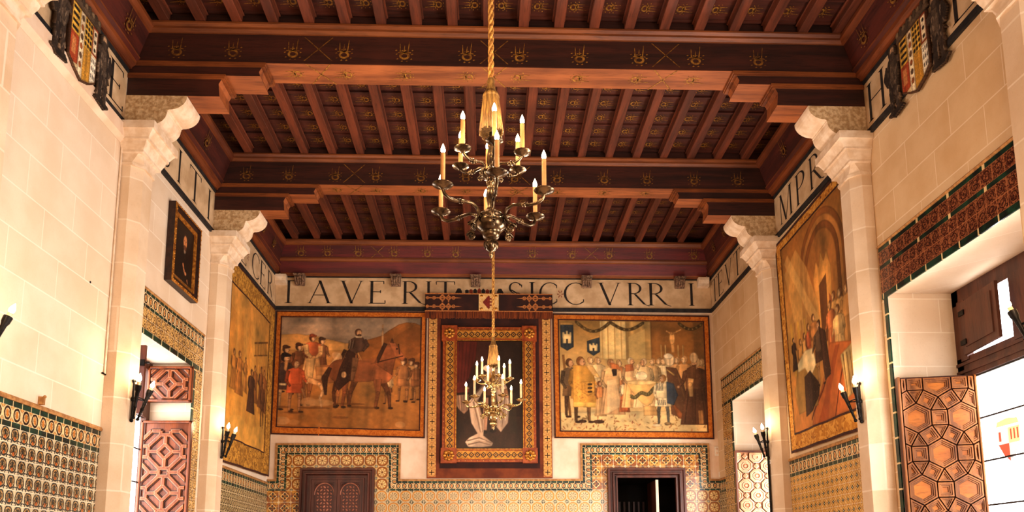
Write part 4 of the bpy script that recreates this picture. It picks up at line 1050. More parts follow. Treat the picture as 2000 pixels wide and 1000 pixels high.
# pale shutter with octagons in the back right recess
fnC = lambda a, z, h: (4.12 + a, 12.44 - h, z)
t = thing('window_shutter', 'pale wooden shutter carved with rows of octagonal rosettes, right of the dark doorway', 'shutter', (4.45, 12.44, .95)); w = .66
m = MB(); panel_box(m, fnC, w, .95, 3.47, .03, MAT['pale_oak2'])
stepped(m, fnC, [(0, 3.44), (w, 3.44), (w, 3.47), (0, 3.47)], [(0, 0), (0, .03)], [MAT['oak_dark']], MAT['oak_dark']); stepped(m, fnC, [(0, .95), (.02, .95), (.02, 3.44), (0, 3.44)], [(0, 0), (0, .03)], [MAT['oak_dark']], MAT['oak_dark'])
keep(m.build('board'), t)
m = MB()
lo = [(0, 0), (.004, .03), (.022, .036), (.028, .024), (.050, .024), (.055, .034), (.072, .034), (.078, .018), (.092, .018), (.097, .03)]
mo = [MAT['oak_dark'], MAT['pale_oak'], MAT['pale_oak2'], MAT['pale_oak'], MAT['oak_dark'], MAT['pale_oak'], MAT['pale_oak2'], MAT['pale_oak2'], MAT['pale_oak2']]
for row in range(16):
    for colm in range(-1, 3):
        cx, cz = .16 + (colm + (row % 2) * .5) * .37 + .185, 3.37 - row * .162
        for (r, n, rot, L_, M_) in ((.128, 8, pi / 8, lo, mo),):
            P = clip_rect([(cx + r * cos(rot + k * 2 * pi / n), cz + r * .96 * sin(rot + k * 2 * pi / n)) for k in range(n)], .022, w - .005, .96, 3.435)
            if len(P) > 2:
                P = [p for i, p in enumerate(P) if abs(p[0] - P[i - 1][0]) + abs(p[1] - P[i - 1][1]) > 1e-4]
                if len(P) > 2: stepped(m, fnC, P, L_, M_, MAT['pale_oak'])
        P = clip_rect([(cx + .185 + .055 * cos(k * pi / 2), cz + .055 * sin(k * pi / 2)) for k in range(4)], .022, w - .005, .96, 3.435)
        if len(P) > 2:
            P = [p for i, p in enumerate(P) if abs(p[0] - P[i - 1][0]) + abs(p[1] - P[i - 1][1]) > 1e-4]
            if len(P) > 2: stepped(m, fnC, P, [(0, 0), (.003, .018), (.02, .028)], [MAT['oak_dark'], MAT['pale_oak']], MAT['pale_oak2'])
keep(m.build('carved_rosettes'), t)

# ------------------------------------------------------------------ woven and painted pictures: colour stored on a fine grid of vertices
PR = np.random.default_rng(77)
class Canvas:
    def __init__(s, nx, ny, base):
        s.nx, s.ny = nx, ny; s.c = np.zeros((ny, nx, 3)); s.c[:] = np.array(base) / 255.; s.a = np.ones((ny, nx))
        s.map = lambda p: p
        s.U, s.Vv = np.meshgrid(np.linspace(0, 1, nx), np.linspace(0, 1, ny))     # v down from the top
    def crop(s, x0, y0, x1, y1): s.map = lambda p: ((p[0] - x0) / (x1 - x0), (p[1] - y0) / (y1 - y0)); s.sx = 1 / (x1 - x0); return s
    def mask(s, pts):
        P = np.array([s.map(p) for p in pts]); m = np.zeros((s.ny, s.nx))
        j0, j1 = int(max(0, np.floor(P[:, 0].min() * (s.nx - 1)) - 1)), int(min(s.nx, np.ceil(P[:, 0].max() * (s.nx - 1)) + 2))
        i0, i1 = int(max(0, np.floor(P[:, 1].min() * (s.ny - 1)) - 1)), int(min(s.ny, np.ceil(P[:, 1].max() * (s.ny - 1)) + 2))
        if j1 <= j0 or i1 <= i0: return None
        acc = 0
        for ox in (-.25, .25):
            for oy in (-.25, .25):
                X = s.U[i0:i1, j0:j1] + ox / s.nx; Y = s.Vv[i0:i1, j0:j1] + oy / s.ny
                ins = np.zeros(X.shape, bool)
                for k in range(len(P)):
                    (xa, ya), (xb, yb) = P[k - 1], P[k]
                    if ya == yb: continue
                    ins ^= ((ya > Y) != (yb > Y)) & (X < (xb - xa) * (Y - ya) / (yb - ya) + xa)
                acc = acc + ins
        m = acc / 4.; return m, i0, i1, j0, j1, P
    def poly(s, pts, col, a=1., shade=.0):
        r = s.mask(pts)
        if r is None: return
        m, i0, i1, j0, j1, P = r
        c = np.array(col) / 255.
        if m.shape[0] > 5 and m.shape[1] > 5 and a > .85:
            q = np.pad(m, 2, 'constant'); bl = (q[:-4, 2:-2] + q[4:, 2:-2] + q[2:-2, :-4] + 2 * q[2:-2, 4:] + q[1:-3, 1:-3] + q[3:-1, 3:-1]) / 7
            w1 = np.interp(np.linspace(0, 1, m.shape[1]), np.linspace(0, 1, 9), PR.normal(size=9)); w2 = np.interp(np.linspace(0, 1, m.shape[0]), np.linspace(0, 1, 7), PR.normal(size=7))
            k = (1 - .55 * np.clip(1 - bl, 0, 1)) * (1 + .09 * w1[None, :] + .05 * w2[:, None])
            c = c[None, None] * k[..., None]
        if shade:
            w = max(1e-6, np.ptp(P[:, 0])); t = (s.U[i0:i1, j0:j1] - P[:, 0].min()) / w
            c = (c if c.ndim == 3 else c[None, None]) * (1 + shade * (.5 - t))[..., None]
        sub = s.c[i0:i1, j0:j1]; s.c[i0:i1, j0:j1] = sub + (c - sub) * (m * a)[..., None]
        s.a[i0:i1, j0:j1] = np.maximum(s.a[i0:i1, j0:j1], m)
    def ell(s, x, y, rx, ry, col, a=1., rot=0, shade=0, n=20):
        s.poly([(x + rx * cos(t) * cos(rot) - ry * sin(t) * sin(rot), y + rx * cos(t) * sin(rot) + ry * sin(t) * cos(rot)) for t in np.linspace(0, 2 * pi, n, False)], col, a, shade)
    def line(s, pts, w, col, a=1.):
        w = [w] * len(pts) if not hasattr(w, '__len__') else w
        for k in range(len(pts) - 1):
            (x0, y0), (x1, y1) = pts[k], pts[k + 1]; l = sqrt((x1 - x0) ** 2 + (y1 - y0) ** 2) + 1e-9; nx, ny = -(y1 - y0) / l, (x1 - x0) / l
            s.poly([(x0 + nx * w[k] / 2, y0 + ny * w[k] / 2), (x1 + nx * w[k + 1] / 2, y1 + ny * w[k + 1] / 2), (x1 - nx * w[k + 1] / 2, y1 - ny * w[k + 1] / 2), (x0 - nx * w[k] / 2, y0 - ny * w[k] / 2)], col, a)
            if k: s.ell(x0, y0, w[k] / 2, w[k] / 2, col, a, n=8)
    def grad(s, c0, c1, v0=0, v1=1):
        t = np.clip((s.Vv - v0) / (v1 - v0), 0, 1)[..., None]; k = (s.Vv >= v0) & (s.Vv <= v1 + 1e-6)
        g = np.array(c0) / 255. * (1 - t) + np.array(c1) / 255. * t; s.c[k] = g[k]
    def cloud(s, amp, n=7, seed=1, tint=(1, .8, .6)):
        r = np.random.default_rng(seed); f = 0
        for o in range(4):
            k = n * 2 ** o; g = r.normal(size=(k + 2, k + 2))
            x = s.U * k; y = s.Vv * k; i = x.astype(int); j = y.astype(int); fx = x - i; fy = y - j
            fx = fx * fx * (3 - 2 * fx); fy = fy * fy * (3 - 2 * fy)
            f = f + ((g[j, i] * (1 - fx) + g[j, i + 1] * fx) * (1 - fy) + (g[j + 1, i] * (1 - fx) + g[j + 1, i + 1] * fx) * fy) * .6 ** o
        s.c *= (1 + amp * f[..., None] * np.array(tint))
    def tone(s, sat, gain):
        l = (s.c @ np.array((.35, .5, .15)))[..., None]; s.c = (l * np.array((1.06, .98, .78)) * (1 - sat) + s.c * sat) * gain
    def soften(s, k=1):
        for _ in range(k):
            p = np.pad(s.c, ((1, 1), (1, 1), (0, 0)), 'edge')
            s.c = (p[1:-1, 1:-1] * 4 + p[:-2, 1:-1] + p[2:, 1:-1] + p[1:-1, :-2] + p[1:-1, 2:]) / 8
    def person(s, x, y, h, top, low, robe=False, hair=(60, 36, 22), skin=(206, 150, 100), hat=None, face=1, arm=None, legs=None, wide=1., cape=None):
        """standing figure, feet at (x, y), height h in canvas units, y down"""
        w = h * .115 * wide; hd = h * .062
        sh = y - h * .80; wa = y - h * .52
        if cape: s.poly([(x - face * w * .2, sh), (x - face * w * 1.5, sh + h * .06), (x - face * w * 2.1, y - h * .12), (x - face * w * .4, y - h * .18)], cape, 1, .3)
        if robe:
            s.poly([(x - w * .8, wa - h * .05), (x + w * .8, wa - h * .05), (x + w * 1.45, y - h * .01), (x - w * 1.45, y - h * .01)], low, 1, .35)
            for k in (-.6, -.1, .4): s.line([(x + k * w, wa), (x + k * w * 1.8, y - h * .03)], h * .012, tuple(v * .62 for v in low), .8)
        else:
            lg = legs or low
            for d in (-1, 1): s.line([(x + d * w * .45, wa + h * .1), (x + d * w * .6, y - h * .27), (x + d * w * .62, y - h * .03)], [h * .085, h * .062, h * .042], lg if d > 0 else tuple(v * .8 for v in lg)); s.ell(x + d * w * .62 + face * h * .03, y - h * .015, h * .045, h * .018, (60, 36, 24))
            s.poly([(x - w * .95, wa - h * .03), (x + w * .95, wa - h * .03), (x + w * 1.1, wa + h * .17), (x - w * 1.1, wa + h * .17)], low, 1, .4)
        s.poly([(x - w * .95, sh + h * .025), (x - w * .35, sh - h * .015), (x + w * .35, sh - h * .015), (x + w * .95, sh + h * .025), (x + w * .85, wa + h * .01), (x - w * .85, wa + h * .01)], top, 1, .45)
        s.line([(x - face * w * .9, sh + h * .04), (x - face * w * 1.15, wa - h * .06), (x - face * w * .6, wa + h * .05)], [h * .07, h * .055, h * .04], tuple(v * .78 for v in top))
        e = arm or (x + face * w * 1.5, wa - h * .02)
        s.line([(x + face * w * .85, sh + h * .04), (x + face * w * 1.1, wa - h * .09), e], [h * .07, h * .055, h * .036], tuple(min(255, v * 1.08) for v in top)); s.ell(e[0], e[1], h * .022, h * .022, skin, n=8)
        s.line([(x, sh), (x, sh - h * .04)], h * .055, tuple(v * .8 for v in skin))
        cy = sh - h * .085
        s.ell(x - face * hd * .25, cy - hd * .15, hd * 1.0, hd * 1.15, hair); s.ell(x + face * hd * .25, cy + hd * .1, hd * .72, hd * .95, skin)
        s.ell(x + face * hd * .95, cy + hd * .2, hd * .2, hd * .2, skin, n=8); s.ell(x + face * hd * .55, cy - hd * .08, hd * .13, hd * .1, (50, 30, 20), n=6); s.line([(x + face * hd * .45, cy + hd * .58), (x + face * hd * .85, cy + hd * .55)], hd * .14, (130, 66, 44))
        if hat: s.ell(x, cy - hd * .85, hd * 1.3, hd * .5, hat); s.ell(x - face * hd * .3, cy - hd * 1.15, hd * .85, hd * .5, tuple(v * .85 for v in hat))
    def horse(s, x, y, h, col, f=1, head=True):
        """horse facing f with its hooves at y, height h to the ears"""
        d = tuple(v * .72 for v in col); l = tuple(min(255, v * 1.18) for v in col)
        X = lambda a: x + f * a * h
        for a, b, c_ in ((-.34, -.40, d), (.26, .36, d)): s.line([(X(a), y - h * .42), (X(b), y - h * .22), (X(b + .02), y - h * .02)], [h * .11, h * .055, h * .04], c_); s.ell(X(b + .03), y - h * .012, h * .035, h * .018, (56, 34, 22))
        s.ell(X(-.05), y - h * .53, h * .40, h * .155, col, shade=.3); s.ell(X(-.32), y - h * .53, h * .17, h * .17, col); s.ell(X(.27), y - h * .52, h * .15, h * .165, l)
        for a, b, c_ in ((-.25, -.28, col), (.20, .18, l)): s.line([(X(a), y - h * .42), (X(b + .03), y - h * .22), (X(b), y - h * .02)], [h * .13, h * .06, h * .042], c_); s.ell(X(b + .02), y - h * .012, h * .035, h * .018, (56, 34, 22))
        s.line([(X(-.46), y - h * .58), (X(-.53), y - h * .42), (X(-.51), y - h * .18)], [h * .05, h * .09, h * .03], (58, 32, 20))
        s.poly([(X(.16), y - h * .64), (X(.30), y - h * .92), (X(.40), y - h * .94), (X(.46), y - h * .80), (X(.40), y - h * .48)], col, 1, .3)
        s.poly([(X(.34), y - h * .97), (X(.44), y - h * .95), (X(.58), y - h * .74), (X(.55), y - h * .68), (X(.44), y - h * .74)], l)
        s.line([(X(.18), y - h * .66), (X(.30), y - h * .94)], h * .055, (60, 34, 22)); s.poly([(X(.36), y - h * .95), (X(.39), y - h * 1.02), (X(.42), y - h * .94)], d); s.ell(X(.46), y - h * .86, h * .014, h * .014, (30, 18, 12), n=6)
        s.line([(X(.48), y - h * .93), (X(.50), y - h * .78)], h * .016, (70, 36, 22)); s.line([(X(.55), y - h * .76), (X(.10), y - h * .64)], h * .014, (70, 36, 22))
    def mesh(s, name, fn, mat, parent=None, cut=False):
        ny, nx = s.ny, s.nx
        pts = fn(s.U, s.Vv).reshape(-1, 3)
        idx = np.arange(nx * ny).reshape(ny, nx)
        q = np.stack([idx[1:, :-1], idx[1:, 1:], idx[:-1, 1:], idx[:-1, :-1]], -1).reshape(-1, 4)
        if cut:
            al = s.a.reshape(-1); q = q[(al[q] > .4).sum(1) >= 3]
        me = bpy.data.meshes.new(name); me.vertices.add(nx * ny); me.vertices.foreach_set('co', pts.astype(np.float32).ravel())
        me.loops.add(q.size); me.loops.foreach_set('vertex_index', q.astype(np.int32).ravel())
        me.polygons.add(len(q)); me.polygons.foreach_set('loop_start', np.arange(0, q.size, 4, dtype=np.int32)); me.polygons.foreach_set('loop_total', np.full(len(q), 4, np.int32))
        me.update(calc_edges=True)
        if cut:
            pass
        at = me.color_attributes.new('paint', 'FLOAT_COLOR', 'POINT')
        c = np.clip(s.c, 0, 1); c = np.where(c <= .04045, c / 12.92, ((c + .055) / 1.055) ** 2.4)
        at.data.foreach_set('color', np.concatenate([c, np.ones((ny, nx, 1))], -1).astype(np.float32).ravel())
        me.materials.append(mat); o = bpy.data.objects.new(name, me); COL.objects.link(o)
        if parent is not None: keep(o, parent)
        return o
def paint_mat(name, weave, rough, gain=1.):
    m, nt, b = newmat(name, rough, 0, .25)
    a = nt.nodes.new('ShaderNodeVertexColor'); a.layer_name = 'paint'
    f = noise(nt, 140, 3); g = noise(nt, 22, 4)
    c = mixc(nt, f.sm(.4, .7) * weave, a.outputs[0], (.20, .09, .03, 1)); c = mixc(nt, g.sm(.55, .8) * weave * .6, c, (.55, .33, .12, 1))
    nt.links.new(c, b.inputs['Base Color']); bump(nt, b, f, .3 if weave > .15 else .1, .004)
    return m
MAT['tapestry'] = paint_mat('woven_tapestry', .22, .9); MAT['oil'] = paint_mat('oil_painting', .08, .35); MAT['fresco'] = paint_mat('painted_relief', .12, .8)

def border_mat(name, c1, c2, c3, scale=16):
    m, nt, b = newmat(name, .9, 0, .2)
    f = noise(nt, scale, 3, dist=1.4); g = noise(nt, scale * 2.3, 3, dist=1.)
    c = mixc(nt, f.sm(.46, .56), c1, c2); c = mixc(nt, g.sm(.60, .66), c, c3); nt.links.new(c, b.inputs['Base Color']); bump(nt, b, g, .3, .005); return m
MAT['border_plain'] = border_mat('orange_tapestry_border', rgb(176, 96, 34), rgb(196, 116, 44), rgb(146, 72, 26), 14)
MAT['border_left'] = border_mat('leafy_tapestry_border', rgb(150, 104, 44), rgb(196, 144, 62), rgb(76, 44, 24), 11)
MAT['border_right'] = border_mat('mottled_tapestry_border', rgb(176, 116, 46), rgb(206, 150, 70), rgb(104, 52, 24), 10)
MAT['border_edge'] = varied('tapestry_edge_braid', rgb(52, 26, 18), rgb(76, 38, 24), 30, .9, bs=.2)

def border(parent, fn, bw, mat, edge=.012):
    """fn(u, v) -> world for u, v in 0..1 of the whole hanging; bw = (left, right, top, bottom) in fractions"""
    l, r, t_, b_ = bw; m = MB(); N = 16
    def strip(u0, u1, v0, v1, mt, nu, nv):
        for i in range(nu):
            for j in range(nv):
                q = [(u0 + (u1 - u0) * a / nu, v0 + (v1 - v0) * c / nv) for a, c in ((i, j + 1), (i + 1, j + 1), (i + 1, j), (i, j))]
                m.add([fn(*p) for p in q], [(0, 1, 2, 3)], mt, False)
    strip(0, 1, 0, t_, mat, N, 1); strip(0, 1, 1 - b_, 1, mat, N, 1); strip(0, l, t_, 1 - b_, mat, 1, N); strip(1 - r, 1, t_, 1 - b_, mat, 1, N)
    o = keep(m.build('border'), parent)
    e = edge; fo = lambda u, v: fn(u, v, .007)
    for nq, (u0, u1, v0, v1) in enumerate(((0, 1, 0, e), (0, 1, 1 - e, 1), (0, e * .8, e, 1 - e), (1 - e * .8, 1, e, 1 - e), (l - e * .7, 1 - r + e * .7, t_ - e * .7, t_), (l - e * .7, 1 - r + e * .7, 1 - b_, 1 - b_ + e * .7), (l - e * .6, l, t_, 1 - b_), (1 - r, 1 - r + e * .6, t_, 1 - b_))):
        n = 12
        if nq % 4 == 0: m = MB()
        for k in range(n):
            if u1 - u0 > v1 - v0: q = [(u0 + (u1 - u0) * k / n, v1), (u0 + (u1 - u0) * (k + 1) / n, v1), (u0 + (u1 - u0) * (k + 1) / n, v0), (u0 + (u1 - u0) * k / n, v0)]
            else: q = [(u0, v0 + (v1 - v0) * (k + 1) / n), (u1, v0 + (v1 - v0) * (k + 1) / n), (u1, v0 + (v1 - v0) * k / n), (u0, v0 + (v1 - v0) * k / n)]
            m.add([fo(*p) for p in q], [(0, 1, 2, 3)], MAT['border_edge'])
        if nq % 4 == 3: m.build('outer_braid' if nq == 3 else 'inner_braid', o)
    return o
def hang(corners, normal, ripple=.012, waves=5, off=.03):
    TL, TR, BR, BL = [np.array(c, float) for c in corners]; nrm = np.array(normal, float)
    def fn(u, v, d=0.):
        u = np.asarray(u, float)[..., None]; v = np.asarray(v, float)[..., None]
        p = (TL * (1 - u) + TR * u) * (1 - v) + (BL * (1 - u) + BR * u) * v
        return p + nrm * (off + d + ripple * (.3 + v) * (np.sin(u * waves * 2 * pi + .7) + .4 * np.sin(u * waves * 3.7 * pi)))
    return fn
def inner(fn, bw):
    l, r, t_, b_ = bw
    return lambda U, Vv: fn(l + (1 - l - r) * U, t_ + (1 - t_ - b_) * Vv)

# ---- left picture of the back wall: riders on a plain
C = Canvas(330, 272, (176, 120, 60)); C.crop(78, 65, 1125, 925)
C.grad((140, 112, 88), (176, 132, 92), 0, .24); C.grad((186, 132, 70), (172, 108, 46), .16, .45); C.grad((172, 106, 44), (160, 94, 36), .45, 1.01)
C.poly([(60, 60), (1130, 60), (1130, 240), (900, 225), (700, 262), (560, 268), (420, 235), (300, 205), (60, 210)], (146, 118, 94)); C.poly([(60, 205), (200, 195), (420, 240), (560, 268), (560, 330), (60, 330)], (192, 134, 66), .9)
C.poly([(640, 300), (720, 240), (830, 205), (890, 160), (960, 115), (1020, 98), (1080, 102), (1130, 125), (1130, 470), (860, 470), (700, 420)], (150, 82, 30), 1, -.2)
C.poly([(860, 300), (960, 190), (1060, 130), (1130, 140), (1130, 330), (980, 420)], (126, 66, 24), .5)
C.line([(838, 190), (842, 480)], 15, (196, 134, 78)); C.poly([(826, 205), (850, 205), (840, 120)], (170, 122, 80)); C.line([(838, 118), (838, 150)], 12, (180, 128, 84))
for (x, y, h, c_) in ((1060, 720, 350, (188, 124, 64)), (1000, 715, 345, (160, 96, 48)), (1098, 700, 300, (140, 80, 40))): C.person(x, y, h, c_, tuple(v * .92 for v in c_), hair=(96, 52, 28), face=-1, hat=(104, 56, 30), legs=(170, 104, 52), wide=1.15)
C.person(890, 735, 255, (214, 164, 106), (134, 74, 36), hair=(74, 40, 22), face=-1, legs=(164, 98, 52))
for (x, y, h) in ((215, 640, 380), (120, 660, 380)): C.person(x, y, h, (118, 66, 36), (104, 56, 30), hat=(84, 46, 28), hair=(70, 40, 24))
C.person(385, 560, 345, (124, 74, 42), (110, 62, 34), hat=(78, 48, 34), hair=(66, 38, 24), robe=True)
C.horse(420, 760, 470, (146, 84, 42)); C.ell(500, 372, 44, 30, (202, 146, 92), .8, rot=.6); C.line([(455, 440), (520, 345)], 16, (216, 170, 118), .8)
C.person(315, 560, 370, (176, 84, 44), (202, 140, 78), hat=(168, 72, 40), hair=(90, 46, 26), robe=True, wide=1.35, arm=(345, 385)); C.line([(262, 280), (272, 345), (310, 385)], [40, 36, 22], (212, 160, 96)); C.line([(375, 290), (378, 350), (345, 385)], [38, 34, 20], (206, 150, 88)); C.poly([(268, 390), (340, 390), (325, 545), (278, 530)], (214, 160, 96), 1, .4)
C.poly([(340, 455), (440, 455), (440, 520), (350, 525)], (176, 112, 56), .9); C.line([(285, 555), (375, 590), (410, 640), (385, 700), (400, 780)], [44, 34, 26, 22, 16], (206, 144, 86)); C.line([(250, 560), (262, 640), (270, 720)], [36, 26, 18], (150, 88, 48))
C.line([(640, 560), (610, 650), (600, 745)], [50, 32, 22], (110, 58, 30)); C.horse(700, 772, 540, (132, 68, 34))
C.poly([(640, 400), (800, 380), (805, 470), (700, 480)], (150, 78, 38), .6)
C.poly([(575, 330), (600, 300), (640, 330), (632, 560), (600, 560), (520, 640), (488, 600), (520, 470)], (64, 36, 26), 1, .3)
C.poly([(582, 300), (600, 235), (640, 215), (690, 220), (728, 275), (712, 300), (690, 330), (640, 345), (600, 330)], (84, 54, 40), 1, .4)
for k in range(5): C.line([(588 + k * 11, 245), (582 + k * 9, 310)], 5, (206, 170, 126) if k % 2 else (70, 44, 32))
C.line([(700, 240), (726, 280), (690, 330)], [34, 28, 18], (78, 50, 38)); C.line([(640, 380), (630, 470), (618, 560)], [50, 40, 26], (128, 80, 48)); C.ell(556, 515, 20, 26, (204, 146, 92))
C.ell(655, 182, 27, 30, (92, 56, 38)); C.ell(662, 186, 19, 25, (198, 140, 94)); C.ell(664, 204, 15, 10, (82, 48, 32)); C.poly([(630, 212), (690, 212), (682, 224), (638, 224)], (214, 180, 138))
C.person(120, 800, 460, (58, 40, 34), (70, 44, 34), hat=(34, 26, 26), hair=(40, 26, 20), legs=(206, 148, 94), wide=1.15); C.poly([(68, 590), (132, 590), (130, 608), (66, 606)], (214, 176, 120)); C.poly([(112, 405), (140, 412), (128, 500), (108, 480)], (196, 130, 70))
C.person(195, 815, 430, (186, 74, 34), (184, 76, 36), hair=(110, 58, 30), legs=(176, 112, 66), wide=1.2)
C.line([(245, 625), (275, 700)], [20, 12], (186, 122, 70))
for (x, y, rx, ry, cc) in ((110, 880, 60, 32, (190, 134, 82)), (200, 890, 40, 22, (176, 116, 62)), (985, 890, 38, 24, (190, 128, 72)), (540, 845, 60, 10, (110, 60, 28)), (380, 735, 110, 26, (200, 138, 80)), (300, 735, 60, 40, (196, 136, 80))): C.ell(x, y, rx, ry, cc, .6)
for (x, y, rx) in ((700, 765, 120), (600, 740, 120), (190, 815, 70), (110, 775, 50), (340, 775, 120)): C.ell(x, y, rx, 9, (96, 50, 22), .55)
C.cloud(.09, 6, 3); C.cloud(.035, 40, 5); C.tone(.80, 1.06); C.soften(1)
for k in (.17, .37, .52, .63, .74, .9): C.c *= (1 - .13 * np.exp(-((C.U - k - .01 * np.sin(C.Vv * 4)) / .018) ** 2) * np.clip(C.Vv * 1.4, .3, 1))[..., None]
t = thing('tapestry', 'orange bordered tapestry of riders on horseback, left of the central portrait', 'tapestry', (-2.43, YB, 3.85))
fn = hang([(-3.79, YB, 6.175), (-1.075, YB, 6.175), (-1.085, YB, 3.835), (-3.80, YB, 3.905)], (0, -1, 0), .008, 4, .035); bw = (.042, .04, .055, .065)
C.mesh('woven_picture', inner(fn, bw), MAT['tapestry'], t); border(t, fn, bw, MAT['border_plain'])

# ---- right picture of the back wall: a crowded ceremony round a stone font
C = Canvas(340, 272, (196, 150, 84)); C.crop(52, 112, 1145, 925)
C.grad((150, 108, 52), (206, 164, 100), 0, .5); C.grad((204, 158, 92), (222, 178, 116), .5, 1.01)
C.poly([(360, 112), (556, 112), (556, 400), (360, 400)], (222, 184, 116)); 
for x in (375, 420, 470, 520): C.line([(x, 115), (x, 400)], 9, (182, 136, 74), .8)
C.poly([(556, 112), (745, 112), (745, 400), (556, 400)], (170, 132, 74)); C.poly([(575, 230), (700, 170), (700, 400), (575, 400)], (192, 156, 92), .8); C.poly([(745, 112), (1150, 112), (1150, 430), (745, 430)], (142, 92, 42), 1, -.15); C.poly([(1070, 112), (1150, 112), (1150, 400), (1070, 400)], (112, 76, 40), .7)
for a, b, dip in ((180, 440, 70), (440, 690, 55), (960, 1140, 45)):
    P_ = [(a + (b - a) * k / 12, 122 + dip * sin(pi * k / 12)) for k in range(13)]; C.line(P_, 24, (106, 82, 44))
    for k, (x, y) in enumerate(P_): C.ell(x, y, 9, 8, (140, 112, 62) if k % 2 else (82, 62, 34))
C.line([(905, 190), (908, 345)], 26, (206, 146, 80)); C.ell(905, 240, 22, 46, (208, 150, 84)); C.line([(860, 180), (905, 205), (980, 168)], 12, (200, 140, 76)); C.ell(905, 200, 11, 13, (190, 130, 70))
for x in (820, 852, 948, 985): C.line([(x, 285), (x, 400)], 9, (214, 166, 96))
for (x0, y0, w_, h_, sk) in ((110, 240, 100, 200, 0), (308, 310, 96, 130, 14)):
    C.poly([(x0 - w_ / 2, y0 - h_ / 2 + sk), (x0 + w_ / 2, y0 - h_ / 2 - sk), (x0 + w_ / 2, y0 + h_ / 2 - 30), (x0, y0 + h_ / 2), (x0 - w_ / 2, y0 + h_ / 2 - 30)], (46, 56, 60)); C.poly([(x0 - w_ / 2, y0 - h_ / 2 + sk - 8), (x0 + w_ / 2, y0 - h_ / 2 - sk - 8), (x0 + w_ / 2, y0 - h_ / 2 - sk + 6), (x0 - w_ / 2, y0 - h_ / 2 + sk + 6)], (200, 146, 74))
    C.poly([(x0 - w_ * .32, y0 + h_ * .22), (x0 - w_ * .34, y0 - h_ * .2), (x0 - w_ * .18, y0 - h_ * .2), (x0 - w_ * .18, y0 - h_ * .13), (x0 - w_ * .06, y0 - h_ * .13), (x0 - w_ * .06, y0 - h_ * .24), (x0 + w_ * .08, y0 - h_ * .24), (x0 + w_ * .08, y0 - h_ * .13), (x0 + w_ * .2, y0 - h_ * .13), (x0 + w_ * .2, y0 - h_ * .2), (x0 + w_ * .34, y0 - h_ * .2), (x0 + w_ * .32, y0 + h_ * .22)], (222, 188, 126)); C.poly([(x0 - 6, y0 + h_ * .22), (x0 - 6, y0 + h_ * .06), (x0 + 6, y0 + h_ * .06), (x0 + 6, y0 + h_ * .22)], (54, 46, 40))
C.poly([(52, 790), (1150, 770), (1150, 930), (52, 930)], (220, 180, 118))
rr = np.random.default_rng(4)
for k in range(150): C.ell(60 + rr.random() * 1080, 800 + rr.random() * 120, 5 + rr.random() * 12, 2 + rr.random() * 4, [(150, 96, 44), (112, 84, 46), (188, 120, 66), (130, 60, 36)][k % 4], .7, rot=rr.random() * 3, n=8)
for (x, y, h, c_) in ((285, 720, 350, (214, 170, 110)), (340, 720, 350, (222, 184, 126)), (500, 720, 330, (196, 120, 66)), (800, 720, 350, (220, 178, 116)), (835, 740, 370, (232, 196, 140)), (935, 720, 360, (206, 150, 92)), (990, 740, 390, (198, 140, 80)), (750, 720, 345, (222, 168, 104)), (1120, 740, 370, (180, 120, 66))): C.person(x, y, h, c_, tuple(v * .95 for v in c_), robe=True, hair=(176, 128, 78), skin=(226, 178, 122), face=1 if x < 650 else -1, wide=1.3)
C.line([(78, 370), (125, 830)], 18, (134, 88, 44)); C.person(130, 830, 450, (104, 78, 52), (112, 78, 46), hair=(90, 56, 30), legs=(96, 64, 40), wide=1.1)
C.person(215, 868, 505, (196, 136, 58), (186, 126, 52), hair=(122, 76, 36), legs=(116, 78, 44), wide=1.35); C.poly([(150, 445), (300, 450), (330, 740), (148, 735)], (190, 134, 56), 1, .35); C.poly([(148, 715), (330, 718), (330, 755), (145, 752)], (214, 164, 78))
C.poly([(215, 565), (310, 562), (312, 640), (262, 672), (214, 645)], (212, 150, 62)); 
for k in range(3): C.poly([(258, 580 + k * 28), (292, 578 + k * 28), (292, 590 + k * 28), (258, 592 + k * 28)], (50, 36, 26))
for k in range(90): C.ell(160 + rr.random() * 160, 560 + rr.random() * 150, 5, 4, (150, 92, 40), .5, n=6)
C.ell(215, 855, 30, 12, (70, 44, 28)); C.ell(335, 858, 42, 14, (74, 46, 30)); C.poly([(240, 440), (300, 450), (360, 545), (300, 520)], (208, 158, 92))
C.person(350, 820, 270, (190, 120, 66), (204, 152, 94), robe=True, hair=(116, 66, 36))
C.person(440, 810, 430, (220, 168, 108), (214, 158, 102), robe=True, hair=(160, 112, 66), wide=1.35, arm=(540, 520)); C.poly([(405, 560), (470, 545), (505, 745), (400, 800)], (232, 188, 132), .7, .3); C.poly([(440, 475), (480, 465), (478, 520), (450, 525)], (44, 34, 28)); C.poly([(425, 420), (495, 440), (500, 475), (440, 470)], (204, 116, 60))
C.person(530, 790, 255, (224, 184, 132), (188, 100, 52), robe=True, hair=(150, 96, 52)); C.poly([(498, 700), (562, 700), (560, 775), (505, 785)], (174, 88, 44))
C.person(590, 760, 390, (216, 164, 108), (206, 152, 92), robe=True, hair=(214, 180, 130), wide=1.3, arm=(655, 465)); C.poly([(540, 440), (600, 430), (610, 480), (545, 490)], (200, 112, 60))
C.person(680, 760, 385, (226, 184, 124), (222, 178, 120), robe=True, hair=(210, 170, 120), face=-1, wide=1.4, arm=(640, 470)); C.ell(640, 450, 16, 20, (228, 184, 128)); C.ell(665, 520, 46, 34, (238, 208, 156))
C.poly([(550, 570), (780, 555), (790, 590), (770, 650), (740, 720), (700, 745), (660, 720), (590, 640)], (206, 158, 92), 1, .35); C.ell(665, 568, 115, 18, (222, 180, 116)); C.poly([(672, 740), (760, 740), (790, 810), (672, 812)], (198, 148, 86), 1, .3)
